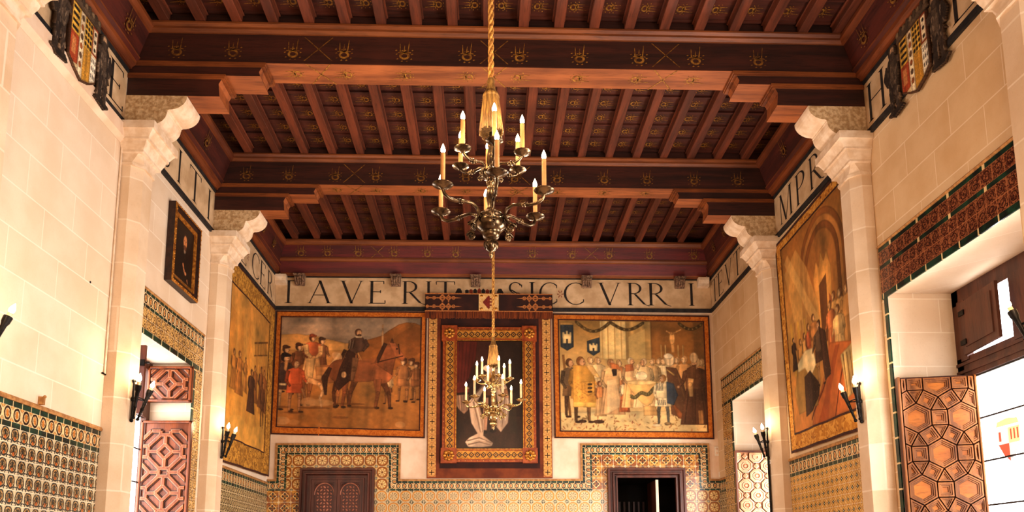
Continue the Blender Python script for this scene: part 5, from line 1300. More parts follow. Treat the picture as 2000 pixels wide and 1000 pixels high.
P_ = [(580 + 200 * k / 12, 668 - 60 * (k / 12) ** 2 + 14 * sin(k)) for k in range(13)]; C.line(P_, 26, (96, 84, 50))
for k, (x, y) in enumerate(P_): C.ell(x, y - 5, 8, 6, (144, 128, 76))
C.poly([(850, 450), (930, 460), (975, 560), (1010, 690), (1080, 830), (1000, 850), (880, 800), (860, 560)], (84, 54, 34), 1, .4); C.poly([(880, 700), (960, 790), (1050, 845), (930, 830)], (150, 82, 40)); C.line([(855, 470), (915, 515)], 10, (220, 170, 90)); C.line([(935, 500), (1000, 740)], 9, (150, 100, 56)); C.ell(880, 400, 40, 46, (222, 184, 134)); C.ell(870, 372, 34, 22, (236, 206, 160))
C.person(1075, 880, 520, (92, 58, 36), (88, 54, 34), robe=True, hair=(206, 160, 104), face=-1, wide=1.5, legs=(190, 130, 78)); C.line([(1045, 500), (1030, 580), (1035, 670)], [50, 40, 28], (206, 152, 90)); C.poly([(1010, 460), (1080, 430), (1075, 540), (1005, 530)], (110, 70, 42)); C.line([(1100, 770), (1105, 870)], 36, (176, 122, 70)); C.ell(1065, 380, 32, 40, (216, 172, 118))
C.person(820, 880, 385, (196, 172, 128), (206, 180, 134), hair=(176, 118, 62), face=-1, legs=(96, 90, 76), wide=1.3, arm=(775, 690))
C.poly([(850, 560), (905, 575), (935, 660), (900, 735), (850, 720)], (56, 66, 74), 1, .3)
for k in range(5): C.line([(775 + k * 12, 572), (772 + k * 12, 628)], 5, (70, 80, 86)); C.line([(782 + k * 13, 695), (785 + k * 13, 735)], 5, (84, 90, 90))
C.ell(770, 880, 34, 10, (226, 190, 140)); C.ell(850, 868, 26, 10, (150, 116, 74))
C.cloud(.07, 6, 8); C.cloud(.03, 40, 6); C.tone(.92, 1.0); C.soften(1)
t = thing('tapestry', 'orange bordered tapestry of a crowded ceremony around a stone font, right of the portrait', 'tapestry', (2.65, YB, 3.85))
fn = hang([(1.205, YB, 6.155), (4.10, YB, 6.13), (4.095, YB, 3.825), (1.215, YB, 3.84)], (0, -1, 0), .005, 3, .03); bw = (.042, .042, .055, .06)
C.mesh('woven_picture', inner(fn, bw), MAT['tapestry'], t); border(t, fn, bw, MAT['border_plain'])

# ---- tall tapestry on the right wall: figures before an altar under an arch  (u runs from the far edge to the near edge)
C = Canvas(230, 320, (176, 118, 52)); C.crop(0, 0, 100, 140)
C.grad((150, 92, 36), (196, 138, 64), 0, .5); C.grad((190, 130, 58), (178, 108, 44), .5, 1.01)
for r, cc in ((34, (128, 74, 30)), (30, (168, 108, 48)), (26, (120, 68, 28)), (22, (162, 100, 42))): C.poly([(62 + r * cos(a), 38 + r * 1.1 * sin(a)) for a in np.linspace(pi, 2 * pi, 20)] + [(62 + r, 80), (62 - r, 80)], cc)
C.poly([(48, 42), (54, 32), (58, 38), (62, 28), (66, 37), (71, 31), (76, 44), (74, 82), (50, 82)], (206, 140, 62)); C.poly([(56, 50), (68, 46), (66, 90), (55, 90)], (84, 44, 22), .8); C.poly([(70, 60), (80, 70), (78, 96), (72, 92)], (150, 70, 34), .8)
C.poly([(2, 20), (24, 10), (40, 30), (52, 62), (46, 84), (30, 78), (12, 60)], (202, 152, 78), .55); C.line([(6, 10), (50, 74)], 8, (214, 166, 92), .5)
for k in range(6): C.line([(6 + k * 6, 60 + k), (8 + k * 6, 100)], 3, (150 if k % 2 else 206, 100 if k % 2 else 156, 48), .6)
for (x, y, h, cc) in ((20, 108, 34, (196, 132, 62)), (28, 106, 34, (206, 146, 74)), (36, 104, 36, (176, 84, 42)), (44, 100, 36, (190, 120, 58)), (76, 100, 40, (206, 150, 78)), (84, 104, 44, (198, 138, 70)), (70, 104, 40, (196, 110, 56)), (92, 106, 46, (186, 126, 62)), (80, 112, 42, (216, 168, 100))): C.person(x, y, h, cc, tuple(v * .94 for v in cc), robe=True, hair=(120, 70, 34), skin=(214, 158, 96), face=-1 if x > 50 else 1, wide=1.3)
C.poly([(30, 140), (52, 112), (66, 92), (100, 100), (100, 140)], (188, 96, 40)); C.poly([(40, 140), (60, 112), (74, 96), (80, 97), (62, 122), (54, 140)], (150, 66, 28), .7); C.line([(30, 136), (62, 108)], 1.6, (120, 50, 24)); C.line([(66, 140), (84, 108)], 1.4, (128, 56, 26))
C.poly([(4, 112), (12, 92), (30, 92), (46, 104), (42, 128), (8, 128)], (150, 108, 50), 1, .3); C.poly([(12, 92), (26, 86), (40, 88), (44, 100), (34, 108), (24, 98), (12, 98)], (222, 190, 132)); C.person(8, 96, 26, (62, 40, 28), (60, 38, 26), robe=True)
C.poly([(20, 132), (22, 104), (34, 102), (46, 114), (44, 122), (34, 130)], (60, 38, 26), 1, .3)
C.person(50, 116, 46, (92, 66, 44), (70, 44, 30), robe=False, hair=(84, 52, 30), face=-1, legs=(196, 138, 78), wide=1.3, cape=(66, 40, 28)); C.poly([(50, 76), (60, 82), (64, 112), (54, 114)], (66, 40, 26), 1, .3)
C.poly([(80, 104), (100, 98), (100, 128), (84, 132)], (196, 156, 92), 1, .2)
for k in range(5): C.line([(83 + k * 4, 104), (85 + k * 4, 130)], 1, (156, 112, 58))
C.cloud(.09, 6, 12); C.cloud(.035, 34, 7); C.tone(.84, 1.05); C.soften(1)
t = thing('tapestry', 'tall brown tapestry of robed figures before an arch, hanging on the right wall', 'tapestry', (XR, 9.2, 3.05))
fn = hang([(XR, 10.26, 6.10), (XR, 8.04, 6.17), (XR, 8.04, 3.06), (XR, 10.10, 3.075)], (-1, 0, 0), .008, 3, .035); bw = (.085, .06, .055, .085)
C.mesh('woven_picture', inner(fn, bw), MAT['tapestry'], t); border(t, fn, bw, MAT['border_right'], .012)

# ---- faded tapestry on the left wall (u from the near edge to the far edge)
C = Canvas(180, 250, (190, 134, 58)); C.crop(0, 0, 100, 140)
C.grad((186, 132, 62), (198, 140, 60), 0, .6); C.grad((196, 136, 56), (206, 150, 68), .6, 1.01)
C.poly([(0, 20), (30, 26), (34, 70), (0, 76)], (170, 116, 50), .6); C.line([(60, 36), (98, 22)], 1.6, (130, 80, 34)); 
for k in range(9): C.line([(62 + k * 4, 35.5 - k * 1.45), (64 + k * 4, 48 - k * 1.4)], 1, (150, 98, 42))
C.line([(60, 49), (98, 36)], 1.2, (150, 98, 42)); C.poly([(74, 56), (96, 48), (98, 104), (76, 104)], (150, 98, 42), .5)
for k in range(7): C.line([(8 + k * 10, 18), (10 + k * 10, 120)], 5, (206, 152, 74) if k % 2 else (172, 114, 48), .35)
for (x, y, h, cc) in ((14, 96, 40, (176, 116, 50)), (26, 98, 44, (166, 106, 46)), (40, 92, 36, (180, 120, 54)), (66, 96, 40, (150, 94, 44)), (82, 98, 46, (120, 74, 38)), (92, 100, 48, (138, 86, 42))): C.person(x, y, h, cc, tuple(v * .92 for v in cc), robe=True, hair=(104, 62, 30), skin=(196, 138, 74), wide=1.2)
C.person(58, 108, 46, (76, 48, 30), (70, 44, 28), robe=True, hair=(90, 56, 30), skin=(190, 132, 72), wide=1.3); C.person(88, 116, 50, (104, 64, 34), (96, 58, 32), hair=(80, 50, 28), skin=(190, 130, 72), wide=1.2)
C.poly([(0, 124), (30, 116), (60, 122), (100, 112), (100, 140), (0, 140)], (206, 152, 70), .7)
C.cloud(.09, 6, 21); C.cloud(.03, 30, 9); C.soften(1)
t = thing('tapestry', 'faded golden tapestry with a leafy border hanging on the left wall', 'tapestry', (XL, 12.1, 3.1))
fn = hang([(XL, 10.72, 6.18), (XL, YB - .09, 6.18), (XL, YB - .09, 3.15), (XL, 10.72, 3.09)], (1, 0, 0), .010, 3, .04); bw = (.13, .11, .12, .13)
C.mesh('woven_picture', inner(fn, bw), MAT['tapestry'], t); border(t, fn, bw, MAT['border_left'], .010)

# ---- framed portrait under a canopy on the back wall
t = thing('canopy_hanging', 'brown velvet hanging with gold embroidered side bands behind the central portrait', 'wall hanging', (.08, YB, 3.12))
hx0, hx1, hz0, hz1 = -1.045, 1.175, 3.125, 6.36
m = MB(); m.box(hx0, hx1, YB - .030, YB - .022, hz0, hz1, MAT['velvet']); m.box(hx0 + .22, hx1 - .22, YB - .033, YB - .030, 3.30, hz1 - .3, MAT['velvet_dark']); keep(m.build('velvet_panel'), t)
for x0 in (hx0 + .01, hx1 - .16):
    m = MB(); x1 = x0 + .15; m.box(x0, x1, YB - .036, YB - .030, hz0 + .02, 6.03, MAT['embroid_dark'])
    n = 19; st = (6.03 - hz0 - .04) / n; yy = YB - .042
    for k in range(n):
        cx, cz = (x0 + x1) / 2, hz0 + .03 + st * (k + .5); R_ = .072
        for i in range(24):
            a0, a1 = 2 * pi * i / 24, 2 * pi * (i + 1) / 24
            for ra, rb in ((R_, R_ * .86), ):
                m.add([(cx + r * cos(a), yy, cz + r * sin(a)) for r, a in ((ra, a0), (ra, a1), (rb, a1), (rb, a0))], [(3, 2, 1, 0)], MAT['embroid'])
            m.add([(cx, yy + .002, cz), (cx + R_ * .80 * cos(a1), yy + .002, cz + R_ * .80 * sin(a1)), (cx + R_ * .80 * cos(a0), yy + .002, cz + R_ * .80 * sin(a0))], [(0, 1, 2)], MAT['embroid'])
        for a, b in ((.045, .006), (.006, .045)): m.add([(cx - a, yy - .001, cz - b), (cx + a, yy - .001, cz - b), (cx + a, yy - .001, cz + b), (cx - a, yy - .001, cz + b)], [(0, 1, 2, 3)], MAT['velvet_dark'])
        for s in (-1, 1): m.add([(cx + s * .072, yy, cz + st / 2 - .03), (cx + s * .072, yy, cz + st / 2 + .03), (cx + s * .02, yy, cz + st / 2)], [(0, 1, 2) if s < 0 else (2, 1, 0)], MAT['embroid'])
    keep(m.build('embroidered_band'), t)
t2 = thing('valance', 'dark velvet valance with copper strap embroidery, fringe and white shield above the portrait', 'valance', (.05, YB, 6.05))
vx0, vx1 = -1.10, 1.20; yv = YB - .17
m = MB(); m.box(vx0, vx1, yv, yv + .01, 6.14, 6.47, MAT['velvet_dark']); m.box(vx0, vx0 + .01, yv, YB - .075, 6.14, 6.47, MAT['velvet_dark']); m.box(vx1 - .01, vx1, yv, YB - .075, 6.14, 6.47, MAT['velvet_dark']); m.box(vx0, vx1, yv, YB - .075, 6.46, 6.47, MAT['velvet_dark'])
m.box(vx0 - .004, vx1 + .004, yv - .006, yv, 6.455, 6.475, MAT['embroid_dark']); m.box(vx0 - .004, vx1 + .004, yv - .006, yv, 6.13, 6.15, MAT['embroid_dark']); keep(m.build('velvet_front'), t2)
m = MB()
for k in range(150):
    x = vx0 + (vx1 - vx0) * (k + .5) / 150; z = 6.005 + RNG.uniform(-.008, .008); m.tube([(x, yv + .003, 6.135), (x + RNG.uniform(-.003, .003), yv + .001, z)], [.008, .009], MAT['fringe'], 4)
f = keep(m.build('fringe'), t2)
for s, z in ((-1, 6.385), (-1, 6.225), (1, 6.385), (1, 6.225)):
    if True:
        m = MB()
        xe = (vx0 + .02) if s < 0 else (vx1 - .02); X = lambda d: xe - s * d
        Y = yv - .006
        m.add([(X(0), Y, z - .012), (X(.55), Y, z - .010), (X(.64), Y, z), (X(.55), Y, z + .010), (X(0), Y, z + .012)], [(0, 1, 2, 3, 4)], MAT['embroid_dark'])
        for d, r in ((.02, .03), (.14, .035), (.29, .055), (.40, .045), (.49, .035)):
            for i in range(16):
                a0, a1 = 2 * pi * i / 16, 2 * pi * (i + 1) / 16
                m.add([(X(d) + q * cos(a), Y - .001, z + q * sin(a)) for q, a in ((r, a0), (r, a1), (r * .5, a1), (r * .5, a0))], [(0, 1, 2, 3)], MAT['embroid_dark'])
        for sz in (-1, 1): m.ball((X(.40), Y, z + sz * .055), .016, .003, .02, MAT['embroid_dark'], 8, 4); m.ball((X(.29), Y, z + sz * .06), .02, .003, .014, MAT['embroid_dark'], 8, 4)
        keep(m.build('strap_embroidery'), t2)
m = MB(); cx, cz, Y = .045, 6.305, yv - .008
MAT['cream_silk'] = varied('cream_silk', rgb(226, 190, 130), rgb(206, 160, 96), 40, .6, bs=.2); MAT['red_silk'] = varied('red_silk', rgb(140, 44, 30), rgb(110, 34, 26), 40, .6, bs=.2)
m.add([(cx - .18, Y, cz - .16), (cx + .18, Y, cz - .16), (cx + .18, Y, cz + .16), (cx - .18, Y, cz + .16)], [(0, 1, 2, 3)], MAT['cream_silk'])
for sx in (-1, 1):
    for sz in (-1, 1): m.ball((cx + sx * .13, Y, cz + sz * .12), .03, .008, .025, MAT['gilt'], 8, 5)
m.add([(cx - .11, Y - .003, cz), (cx, Y - .003, cz - .13), (cx + .11, Y - .003, cz), (cx, Y - .003, cz + .13)], [(0, 1, 2, 3)], MAT['red_silk'])
for k in range(4): m.add([(cx + .02, Y - .005, cz - .10 + k * .06), (cx + .07, Y - .005, cz - .10 + k * .06), (cx + .07, Y - .005, cz - .07 + k * .06), (cx + .02, Y - .005, cz - .07 + k * .06)], [(0, 1, 2, 3)], MAT['cream_silk'])
keep(m.build('shield_badge'), t2)

C = Canvas(200, 330, (46, 30, 22)); C.crop(355, -20, 1005, 1005)     # drawn in pixels of an upright 650 by 1025 panel
C.grad((56, 30, 24), (48, 30, 22), 0, .6); C.grad((48, 30, 22), (62, 40, 28), .6, 1.01)
C.poly([(355, -20), (560, -20), (540, 160), (480, 330), (430, 440), (355, 480)], (92, 36, 28), 1, .5)
for k in range(5): C.line([(380 + k * 38, -20), (370 + k * 28, 380)], 9, (62, 24, 20), .7)
C.poly([(720, -20), (1005, -20), (1005, 700), (880, 700), (800, 400)], (40, 28, 22)); C.poly([(860, 480), (930, 480), (950, 860), (880, 860)], (52, 40, 28), .8)
C.poly([(355, 430), (480, 420), (480, 470), (355, 480)], (104, 40, 30)); C.poly([(355, 500), (480, 490), (470, 640), (430, 680), (385, 640), (355, 600)], (150, 112, 84), 1, .4)
for k in range(4): C.line([(370 + k * 28, 500), (390 + k * 20, 650)], 8, (96, 68, 52), .7)
C.line([(640, 520), (640, 700), (635, 830)], [60, 46, 34], (176, 128, 96)); C.line([(720, 520), (716, 700), (712, 820)], [60, 46, 34], (150, 106, 78)); C.ell(625, 850, 34, 14, (30, 20, 16)); C.ell(712, 838, 34, 14, (30, 20, 16))
C.poly([(590, 270), (760, 270), (790, 520), (570, 520)], (58, 38, 30), 1, .3); C.poly([(620, 300), (700, 290), (720, 500), (640, 500)], (96, 60, 40), .8)
C.poly([(600, 240), (640, 210), (700, 210), (760, 250), (850, 420), (880, 560), (860, 760), (790, 850), (745, 800), (760, 600), (720, 330)], (182, 150, 122), 1, .4)
C.poly([(600, 240), (660, 360), (560, 470), (470, 560), (500, 760), (560, 860), (480, 900), (440, 940), (470, 985), (600, 990), (700, 980), (715, 950), (620, 880), (630, 740), (560, 560), (640, 420)], (186, 152, 122), 1, .35)
for P_ in ([(520, 560), (560, 720), (590, 850)], [(560, 540), (605, 700), (610, 850)], [(640, 380), (540, 480), (500, 560)], [(780, 330), (830, 520), (800, 800)], [(740, 300), (800, 480), (770, 700)], [(460, 930), (580, 900), (700, 950)], [(470, 965), (580, 940), (690, 970)]): C.line(P_, [14, 10, 6], (112, 84, 64), .8)
for P_ in ([(540, 560), (580, 720), (600, 840)], [(820, 420), (860, 560), (830, 740)], [(450, 945), (560, 915), (640, 930)]): C.line(P_, [12, 9, 5], (216, 190, 160), .8)
C.ell(690, 170, 46, 56, (66, 40, 28)); C.ell(690, 178, 34, 46, (190, 140, 104)); C.ell(690, 212, 26, 16, (84, 54, 38)); C.ell(678, 168, 5, 4, (40, 24, 18)); C.ell(703, 168, 5, 4, (40, 24, 18)); C.line([(690, 170), (688, 190)], 5, (160, 108, 80)); C.line([(682, 200), (698, 200)], 4, (120, 60, 46))
C.line([(600, 280), (560, 360), (470, 430)], [60, 50, 30], (72, 46, 34)); C.ell(462, 434, 18, 14, (190, 140, 104)); C.line([(830, 440), (850, 500)], [40, 30], (140, 98, 66)); C.ell(852, 512, 18, 16, (186, 136, 100))
C.poly([(630, 300), (690, 280), (700, 330), (650, 345)], (188, 134, 60), .8); C.ell(668, 330, 20, 26, (170, 110, 50), .8)
C.cloud(.10, 6, 31); C.soften(1)
t = thing('framed_portrait', 'full-length dark portrait of a draped figure in a gilded frame behind the far chandelier', 'portrait', (.05, YB, 3.38))
fx0, fx1, fz0, fz1 = -.80, .91, 3.385, 5.89; ix0, ix1, iz0, iz1 = -.53, .655, 3.645, 5.615
C.mesh('painted_canvas', lambda U, Vv: np.stack([ix0 + (ix1 - ix0) * U, np.full_like(U, YB - .055), iz1 + (iz0 - iz1) * Vv], -1), MAT['oil'], t)
yb = YB - .034
def rail(x0, x1, z0, z1, horiz, red_out, red_side):
    m = MB(); W = (z1 - z0) if horiz else (x1 - x0)
    m.box(x0, x1, yb - .05, yb, z0, z1, MAT['gilt_red'])
    L = (x1 - x0) if horiz else (z1 - z0)
    def B(w0, w1, l0, l1, h, mat):
        if horiz: m.box(x0 + l0, x0 + l1, yb - h, yb - .02, z0 + w0, z0 + w1, mat)
        else: m.box(x0 + w0, x0 + w1, yb - h, yb - .02, z0 + l0, z0 + l1, mat)
    io = red_side  # +1: the outer side is at high w
    def ww(a, b): return (a * W, b * W) if io < 0 else ((1 - b) * W, (1 - a) * W)
    B(*ww(.30, .78), 0, L, .055, MAT['frame_gold']); B(*ww(.22, .30), 0, L, .075, MAT['gilt']); B(*ww(.78, .84), 0, L, .07, MAT['gilt']); B(*ww(.94, 1.), 0, L, .06, MAT['gilt'])
    n = int(L / .105); st = L / n; a, b = ww(.32, .76); mid = (a + b) / 2; hw = (b - a) / 2
    for k in range(n):
        c0 = st * (k + .5)
        def dia(r, h, mt, rin=None):
            pts = [(mid, c0 - st / 2 * r), (mid + hw * r, c0), (mid, c0 + st / 2 * r), (mid - hw * r, c0)]
            w = [((x0 + l, yb - h, z0 + p) if horiz else (x0 + p, yb - h, z0 + l)) for p, l in pts]
            if rin is None: m.add(w, [(0, 1, 2, 3) if not horiz else (3, 2, 1, 0)], mt)
            else:
                q = [((x0 + l, yb - h, z0 + p) if horiz else (x0 + p, yb - h, z0 + l)) for p, l in [(mid, c0 - st / 2 * rin), (mid + hw * rin, c0), (mid, c0 + st / 2 * rin), (mid - hw * rin, c0)]]
                m.add(w + q, [(i, (i + 1) % 4, 4 + (i + 1) % 4, 4 + i) for i in range(4)], mt)
        dia(1.0, .0585, MAT['frame_black'], .60); dia(.24, .0585, MAT['frame_black'])
        p_ = ww(.10, .13)[0]
        m.ball((x0 + c0, yb - .052, z0 + p_) if horiz else (x0 + p_, yb - .052, z0 + c0), .008, .006, .008, MAT['embroid'], 6, 4)
    return keep(m.build('frame_rail'), t)
rail(fx0 + .02, ix0, iz0 - .01, iz1 + .01, False, 1, -1); rail(ix1, fx1 - .02, iz0 - .01, iz1 + .01, False, 1, 1)
rail(ix0, ix1, iz1, fz1 - .02, True, 1, 1); rail(ix0, ix1, fz0 + .02, iz0, True, 1, -1)
for x0, x1 in ((fx0, ix0 + .01), (ix1 - .01, fx1)):
    for z0, z1 in ((fz0, iz0 + .01), (iz1 - .01, fz1)):
        m = MB(); m.box(x0, x1, yb - .085, yb, z0, z1, MAT['gilt_red']); c = keep(m.build('corner_block'), t)
        m = MB(); cx, cz = (x0 + x1) / 2, (z0 + z1) / 2
        for k in range(8): m.ball((cx + .07 * cos(k * pi / 4), yb - .09, cz + .07 * sin(k * pi / 4)), .034, .02, .034, MAT['gilt'], 8, 6)
        m.ball((cx, yb - .095, cz), .045, .022, .045, MAT['gilt'], 12, 6); m.ball((cx, yb - .11, cz), .02, .015, .02, MAT['frame_black'], 8, 5); m.build('rosette', c)

# ---- small portrait on the left wall
C = Canvas(110, 120, (30, 20, 16)); C.crop(0, 0, 100, 110); C.grad((34, 22, 17), (22, 15, 12), 0, 1.01)
C.poly([(16, 110), (22, 62), (40, 48), (62, 48), (80, 64), (88, 110)], (20, 15, 13)); C.ell(52, 30, 12, 15, (58, 34, 22)); C.ell(53, 32, 10, 13, (196, 128, 78)); C.ell(53, 43, 8, 5, (110, 66, 42)); C.ell(49, 30, 1.6, 1.2, (40, 22, 14)); C.ell(57, 30, 1.6, 1.2, (40, 22, 14)); C.line([(53, 31), (53, 36)], 1.6, (160, 98, 60)); C.line([(50, 40), (56, 40)], 1.2, (120, 60, 40)); C.poly([(45, 47), (61, 47), (56, 54), (49, 54)], (130, 104, 84))
C.line([(46, 74), (52, 84), (58, 88)], [6, 7, 8], (180, 112, 70)); C.ell(62, 90, 6, 4, (196, 128, 84)); C.line([(72, 98), (78, 106)], 5, (170, 104, 66)); C.soften(1)
t = thing('framed_portrait', 'small dark portrait in a black and gold frame, high on the left wall', 'portrait', (XL, 9.2, 5.0))
y0, y1, z0, z1 = 8.83, 9.66, 4.98, 5.98
def tilt(z): return .04 + .03 * (z - z0) / (z1 - z0)
C.mesh('painted_canvas', lambda U, Vv: np.stack([XL + .052 + .0 * U, y0 + .13 + (y1 - y0 - .26) * U, z1 - .13 - (z1 - z0 - .26) * Vv], -1), MAT['oil'], t)
m = MB()
st = [(0, .0, 'frame_black'), (0, .085, 'frame_black'), (.012, .095, 'gilt'), (.035, .095, 'gilt'), (.04, .075, 'frame_black'), (.09, .065, 'frame_black'), (.095, .075, 'gilt'), (.13, .06, 'gilt'), (.135, .045, 'gilt')]
for (d0, h0, _), (d1, h1, mt) in zip(st[:-1], st[1:]):
    A = [(y0 + d0, z0 + d0), (y1 - d0, z0 + d0), (y1 - d0, z1 - d0), (y0 + d0, z1 - d0)]; B = [(y0 + d1, z0 + d1), (y1 - d1, z0 + d1), (y1 - d1, z1 - d1), (y0 + d1, z1 - d1)]
    for i in range(4):
        j = (i + 1) % 4; m.add([(XL + .004 + h0, *A[i]), (XL + .004 + h0, *A[j]), (XL + .004 + h1, *B[j]), (XL + .004 + h1, *B[i])], [(0, 1, 2, 3)], MAT[mt])
for k in range(60):
    u = k / 60 * 4; s = int(u); f_ = u - s; y, z = [(y0 + .024 + (y1 - y0 - .048) * f_, z0 + .024), (y1 - .024, z0 + .024 + (z1 - z0 - .048) * f_), (y1 - .024 - (y1 - y0 - .048) * f_, z1 - .024), (y0 + .024, z1 - .024 - (z1 - z0 - .048) * f_)][s]
    m.ball((XL + .10, y, z), .008, .012, .012, MAT['gilt'], 6, 4)
keep(m.build('frame'), t)

# ---- coats of arms with hairy supporters painted over the frieze
def arms(side, y0, y1, z0, z1, label, tilt_to_far):
    C = Canvas(200, 170, (110, 84, 62)); C.a[:] = 0; C.crop(0, 0, 100, 80)
    K, D, L_ = (44, 36, 32), (30, 24, 22), (150, 128, 106)
    def wild(x, f):
        C.line([(x - 3, 44), (x - 4, 60), (x - 5, 74)], [8, 6, 4.5], K); C.line([(x + 3, 44), (x + 4, 60), (x + 5, 74)], [8, 6, 4.5], (62, 50, 42)); C.ell(x - 6, 75, 5, 2, K); C.ell(x + 7, 75, 5, 2, K)
        C.ell(x, 34, 9, 17, K); C.ell(x + f * 2, 34, 6, 15, (78, 64, 52)); C.ell(x + f, 14, 5.5, 6.5, (60, 48, 40)); C.ell(x + f * 2, 14, 3.6, 4.6, (170, 136, 104)); C.ell(x + f * 1.4, 19, 4, 4.5, (62, 50, 42))
        C.line([(x + f * 6, 24), (x + f * 13, 28), (x + f * 17, 20)], [6, 5, 4], (70, 56, 46)); C.line([(x - f * 7, 24), (x - f * 12, 34), (x - f * 8, 44)], [6, 5, 4], K)
        rr = np.random.default_rng(int(x * 10))
        for k in range(46): a = x - 8 + rr.random() * 16; b = 22 + rr.random() * 46; C.line([(a, b), (a + rr.normal() * 1.2, b + 5)], .8, L_ if k % 2 else D, .8)
    C.poly([(8, 74), (26, 72), (30, 77), (14, 80)], D); C.poly([(72, 77), (78, 72), (94, 74), (90, 80)], D)
    wild(17, 1); wild(84, -1)
    C.poly([(30, 14), (71, 14), (71, 66), (62, 73), (50, 78), (40, 73), (30, 66)], (214, 186, 138))
    C.poly([(30, 14), (43, 14), (43, 42), (30, 42)], (206, 160, 66)); 
    for k in range(4): C.poly([(32, 17 + k * 6.5), (41, 17 + k * 6.5), (41, 20 + k * 6.5), (32, 20 + k * 6.5)], D)
    C.poly([(30, 42), (43, 42), (43, 68), (36, 70), (30, 66)], (156, 66, 36)); C.poly([(33, 46), (39, 46), (39, 62), (33, 62)], (206, 150, 90), .7)
    C.poly([(43, 14), (50, 14), (50, 77), (43, 74)], (222, 200, 164))
    for k in range(6): C.ell(46.5, 20 + k * 9, 2, 3, (156, 88, 44) if k % 2 else (96, 72, 52))
    C.poly([(50, 14), (62, 14), (62, 44), (50, 44)], (212, 164, 66)); C.poly([(50, 44), (62, 44), (62, 72), (50, 77)], (196, 142, 54))
    for i in range(3):
        for j in range(5): C.ell(52.3 + i * 3.8, 17.5 + j * 5.6, 1.5, 2.0, D, n=10)
    C.poly([(62, 14), (71, 14), (71, 42), (62, 42)], (150, 62, 34)); C.poly([(63.5, 16), (69.8, 16), (69.8, 40), (63.5, 40)], (226, 206, 172))
    for k in range(3): C.ell(66.6, 20 + k * 8, 1.6, 2, D, n=8)
    C.poly([(62, 43), (71, 43), (71, 65), (62, 71)], (226, 214, 190))
    for i in range(3):
        for j in range(3): C.line([(64 + i * 2.6, 46 + j * 7.5), (64 + i * 2.6, 50 + j * 7.5)], 1, D)
    C.line([(30, 14), (30, 66), (40, 73), (50, 78), (62, 73), (71, 66), (71, 14), (30, 14)], 1.4, (90, 54, 34))
    C.poly([(26, 12), (75, 12), (73, 7), (28, 7)], (86, 68, 52))
    for k in range(9): C.ell(29 + k * 5.3, 5, 2.4, 4.5 if k % 2 else 3, (72, 58, 46) if k % 2 else (120, 98, 74))
    C.c *= (1 + .16 * np.random.default_rng(2).normal(size=C.U.shape))[..., None]; C.soften(1)
    W = XL if side < 0 else XR
    if side < 0: fn = lambda U, Vv: np.stack([np.full_like(U, W + .058), y0 + (y1 - y0) * U, z1 + (z0 - z1) * Vv], -1)
    else: fn = lambda U, Vv: np.stack([np.full_like(U, W - .044), y1 + (y0 - y1) * U, z1 + (z0 - z1) * Vv], -1)
    o = C.mesh('coat_of_arms', fn, MAT['fresco'], None, True); sd = o.modifiers.new('thickness', 'SOLIDIFY'); sd.thickness = .03; sd.offset = 0; tag(o, label, 'coat of arms')
arms(-1, 6.08, 7.20, 6.05, 6.88, 'painted coat of arms with two hairy supporters over the left frieze', 1)
arms(1, 6.02, 7.16, 6.05, 6.88, 'dark coat of arms with two hairy supporters over the right frieze', 1)

# ---- carved brackets under the back cornice
labs = ['grey carved bracket above the letter T at the far left of the back frieze', 'grey carved bracket between the letters E and R on the back frieze', 'grey carved bracket just left of the chandelier rope on the back frieze', 'grey carved bracket between the letters C and V on the back frieze', 'grey carved bracket between the letters R and I on the back frieze']
for px, lab in zip((585, 773, 929, 1146, 1328), labs):
    x = ony(px, 545, YB - .1)[0]; t = thing('carved_bracket', lab, 'bracket', (x, YB, 6.66), 'carved brackets on the back frieze')
    pr = [(.027, 6.83), (.17, 6.83), (.17, 6.80), (.155, 6.79), (.15, 6.74), (.12, 6.70), (.10, 6.66), (.075, 6.635), (.04, 6.64), (.027, 6.66)]
    m = MB(); m.prism(pr, x - .085, x + .085, lambda q, a: (a, YB - q[0], q[1]), MAT['stone_grey']); m.box(x - .10, x + .10, YB - .18, YB - .027, 6.805, 6.832, MAT['stone_grey']); keep(m.build('block'), t)
    m = MB()
    for k in range(4): m.tube([(x - .066 + k * .044, YB - .162, 6.79), (x - .066 + k * .044, YB - .155, 6.74), (x - .06 + k * .04, YB - .125, 6.69), (x - .052 + k * .035, YB - .09, 6.645)], [.012, .016, .016, .012], MAT['stone_grey'], 6)
    m.ball((x, YB - .165, 6.765), .05, .02, .022, MAT['stone_grey'], 10, 6); keep(m.build('acanthus_carving'), t)
for px, lab in ((549, 'plain white plaster block in the left corner of the back frieze'), (1373, 'plain white plaster block in the right corner of the back frieze')):
    x = ony(px, 540, YB - .08)[0]; m = MB(); m.prism([(.014, 6.83), (.14, 6.83), (.14, 6.78), (.11, 6.72), (.11, 6.67), (.014, 6.66)], x - .10, x + .10, lambda q, a: (a, YB - q[0], q[1]), MAT['stone_carved'])
    tag(m.build('plaster_block'), lab, 'block')

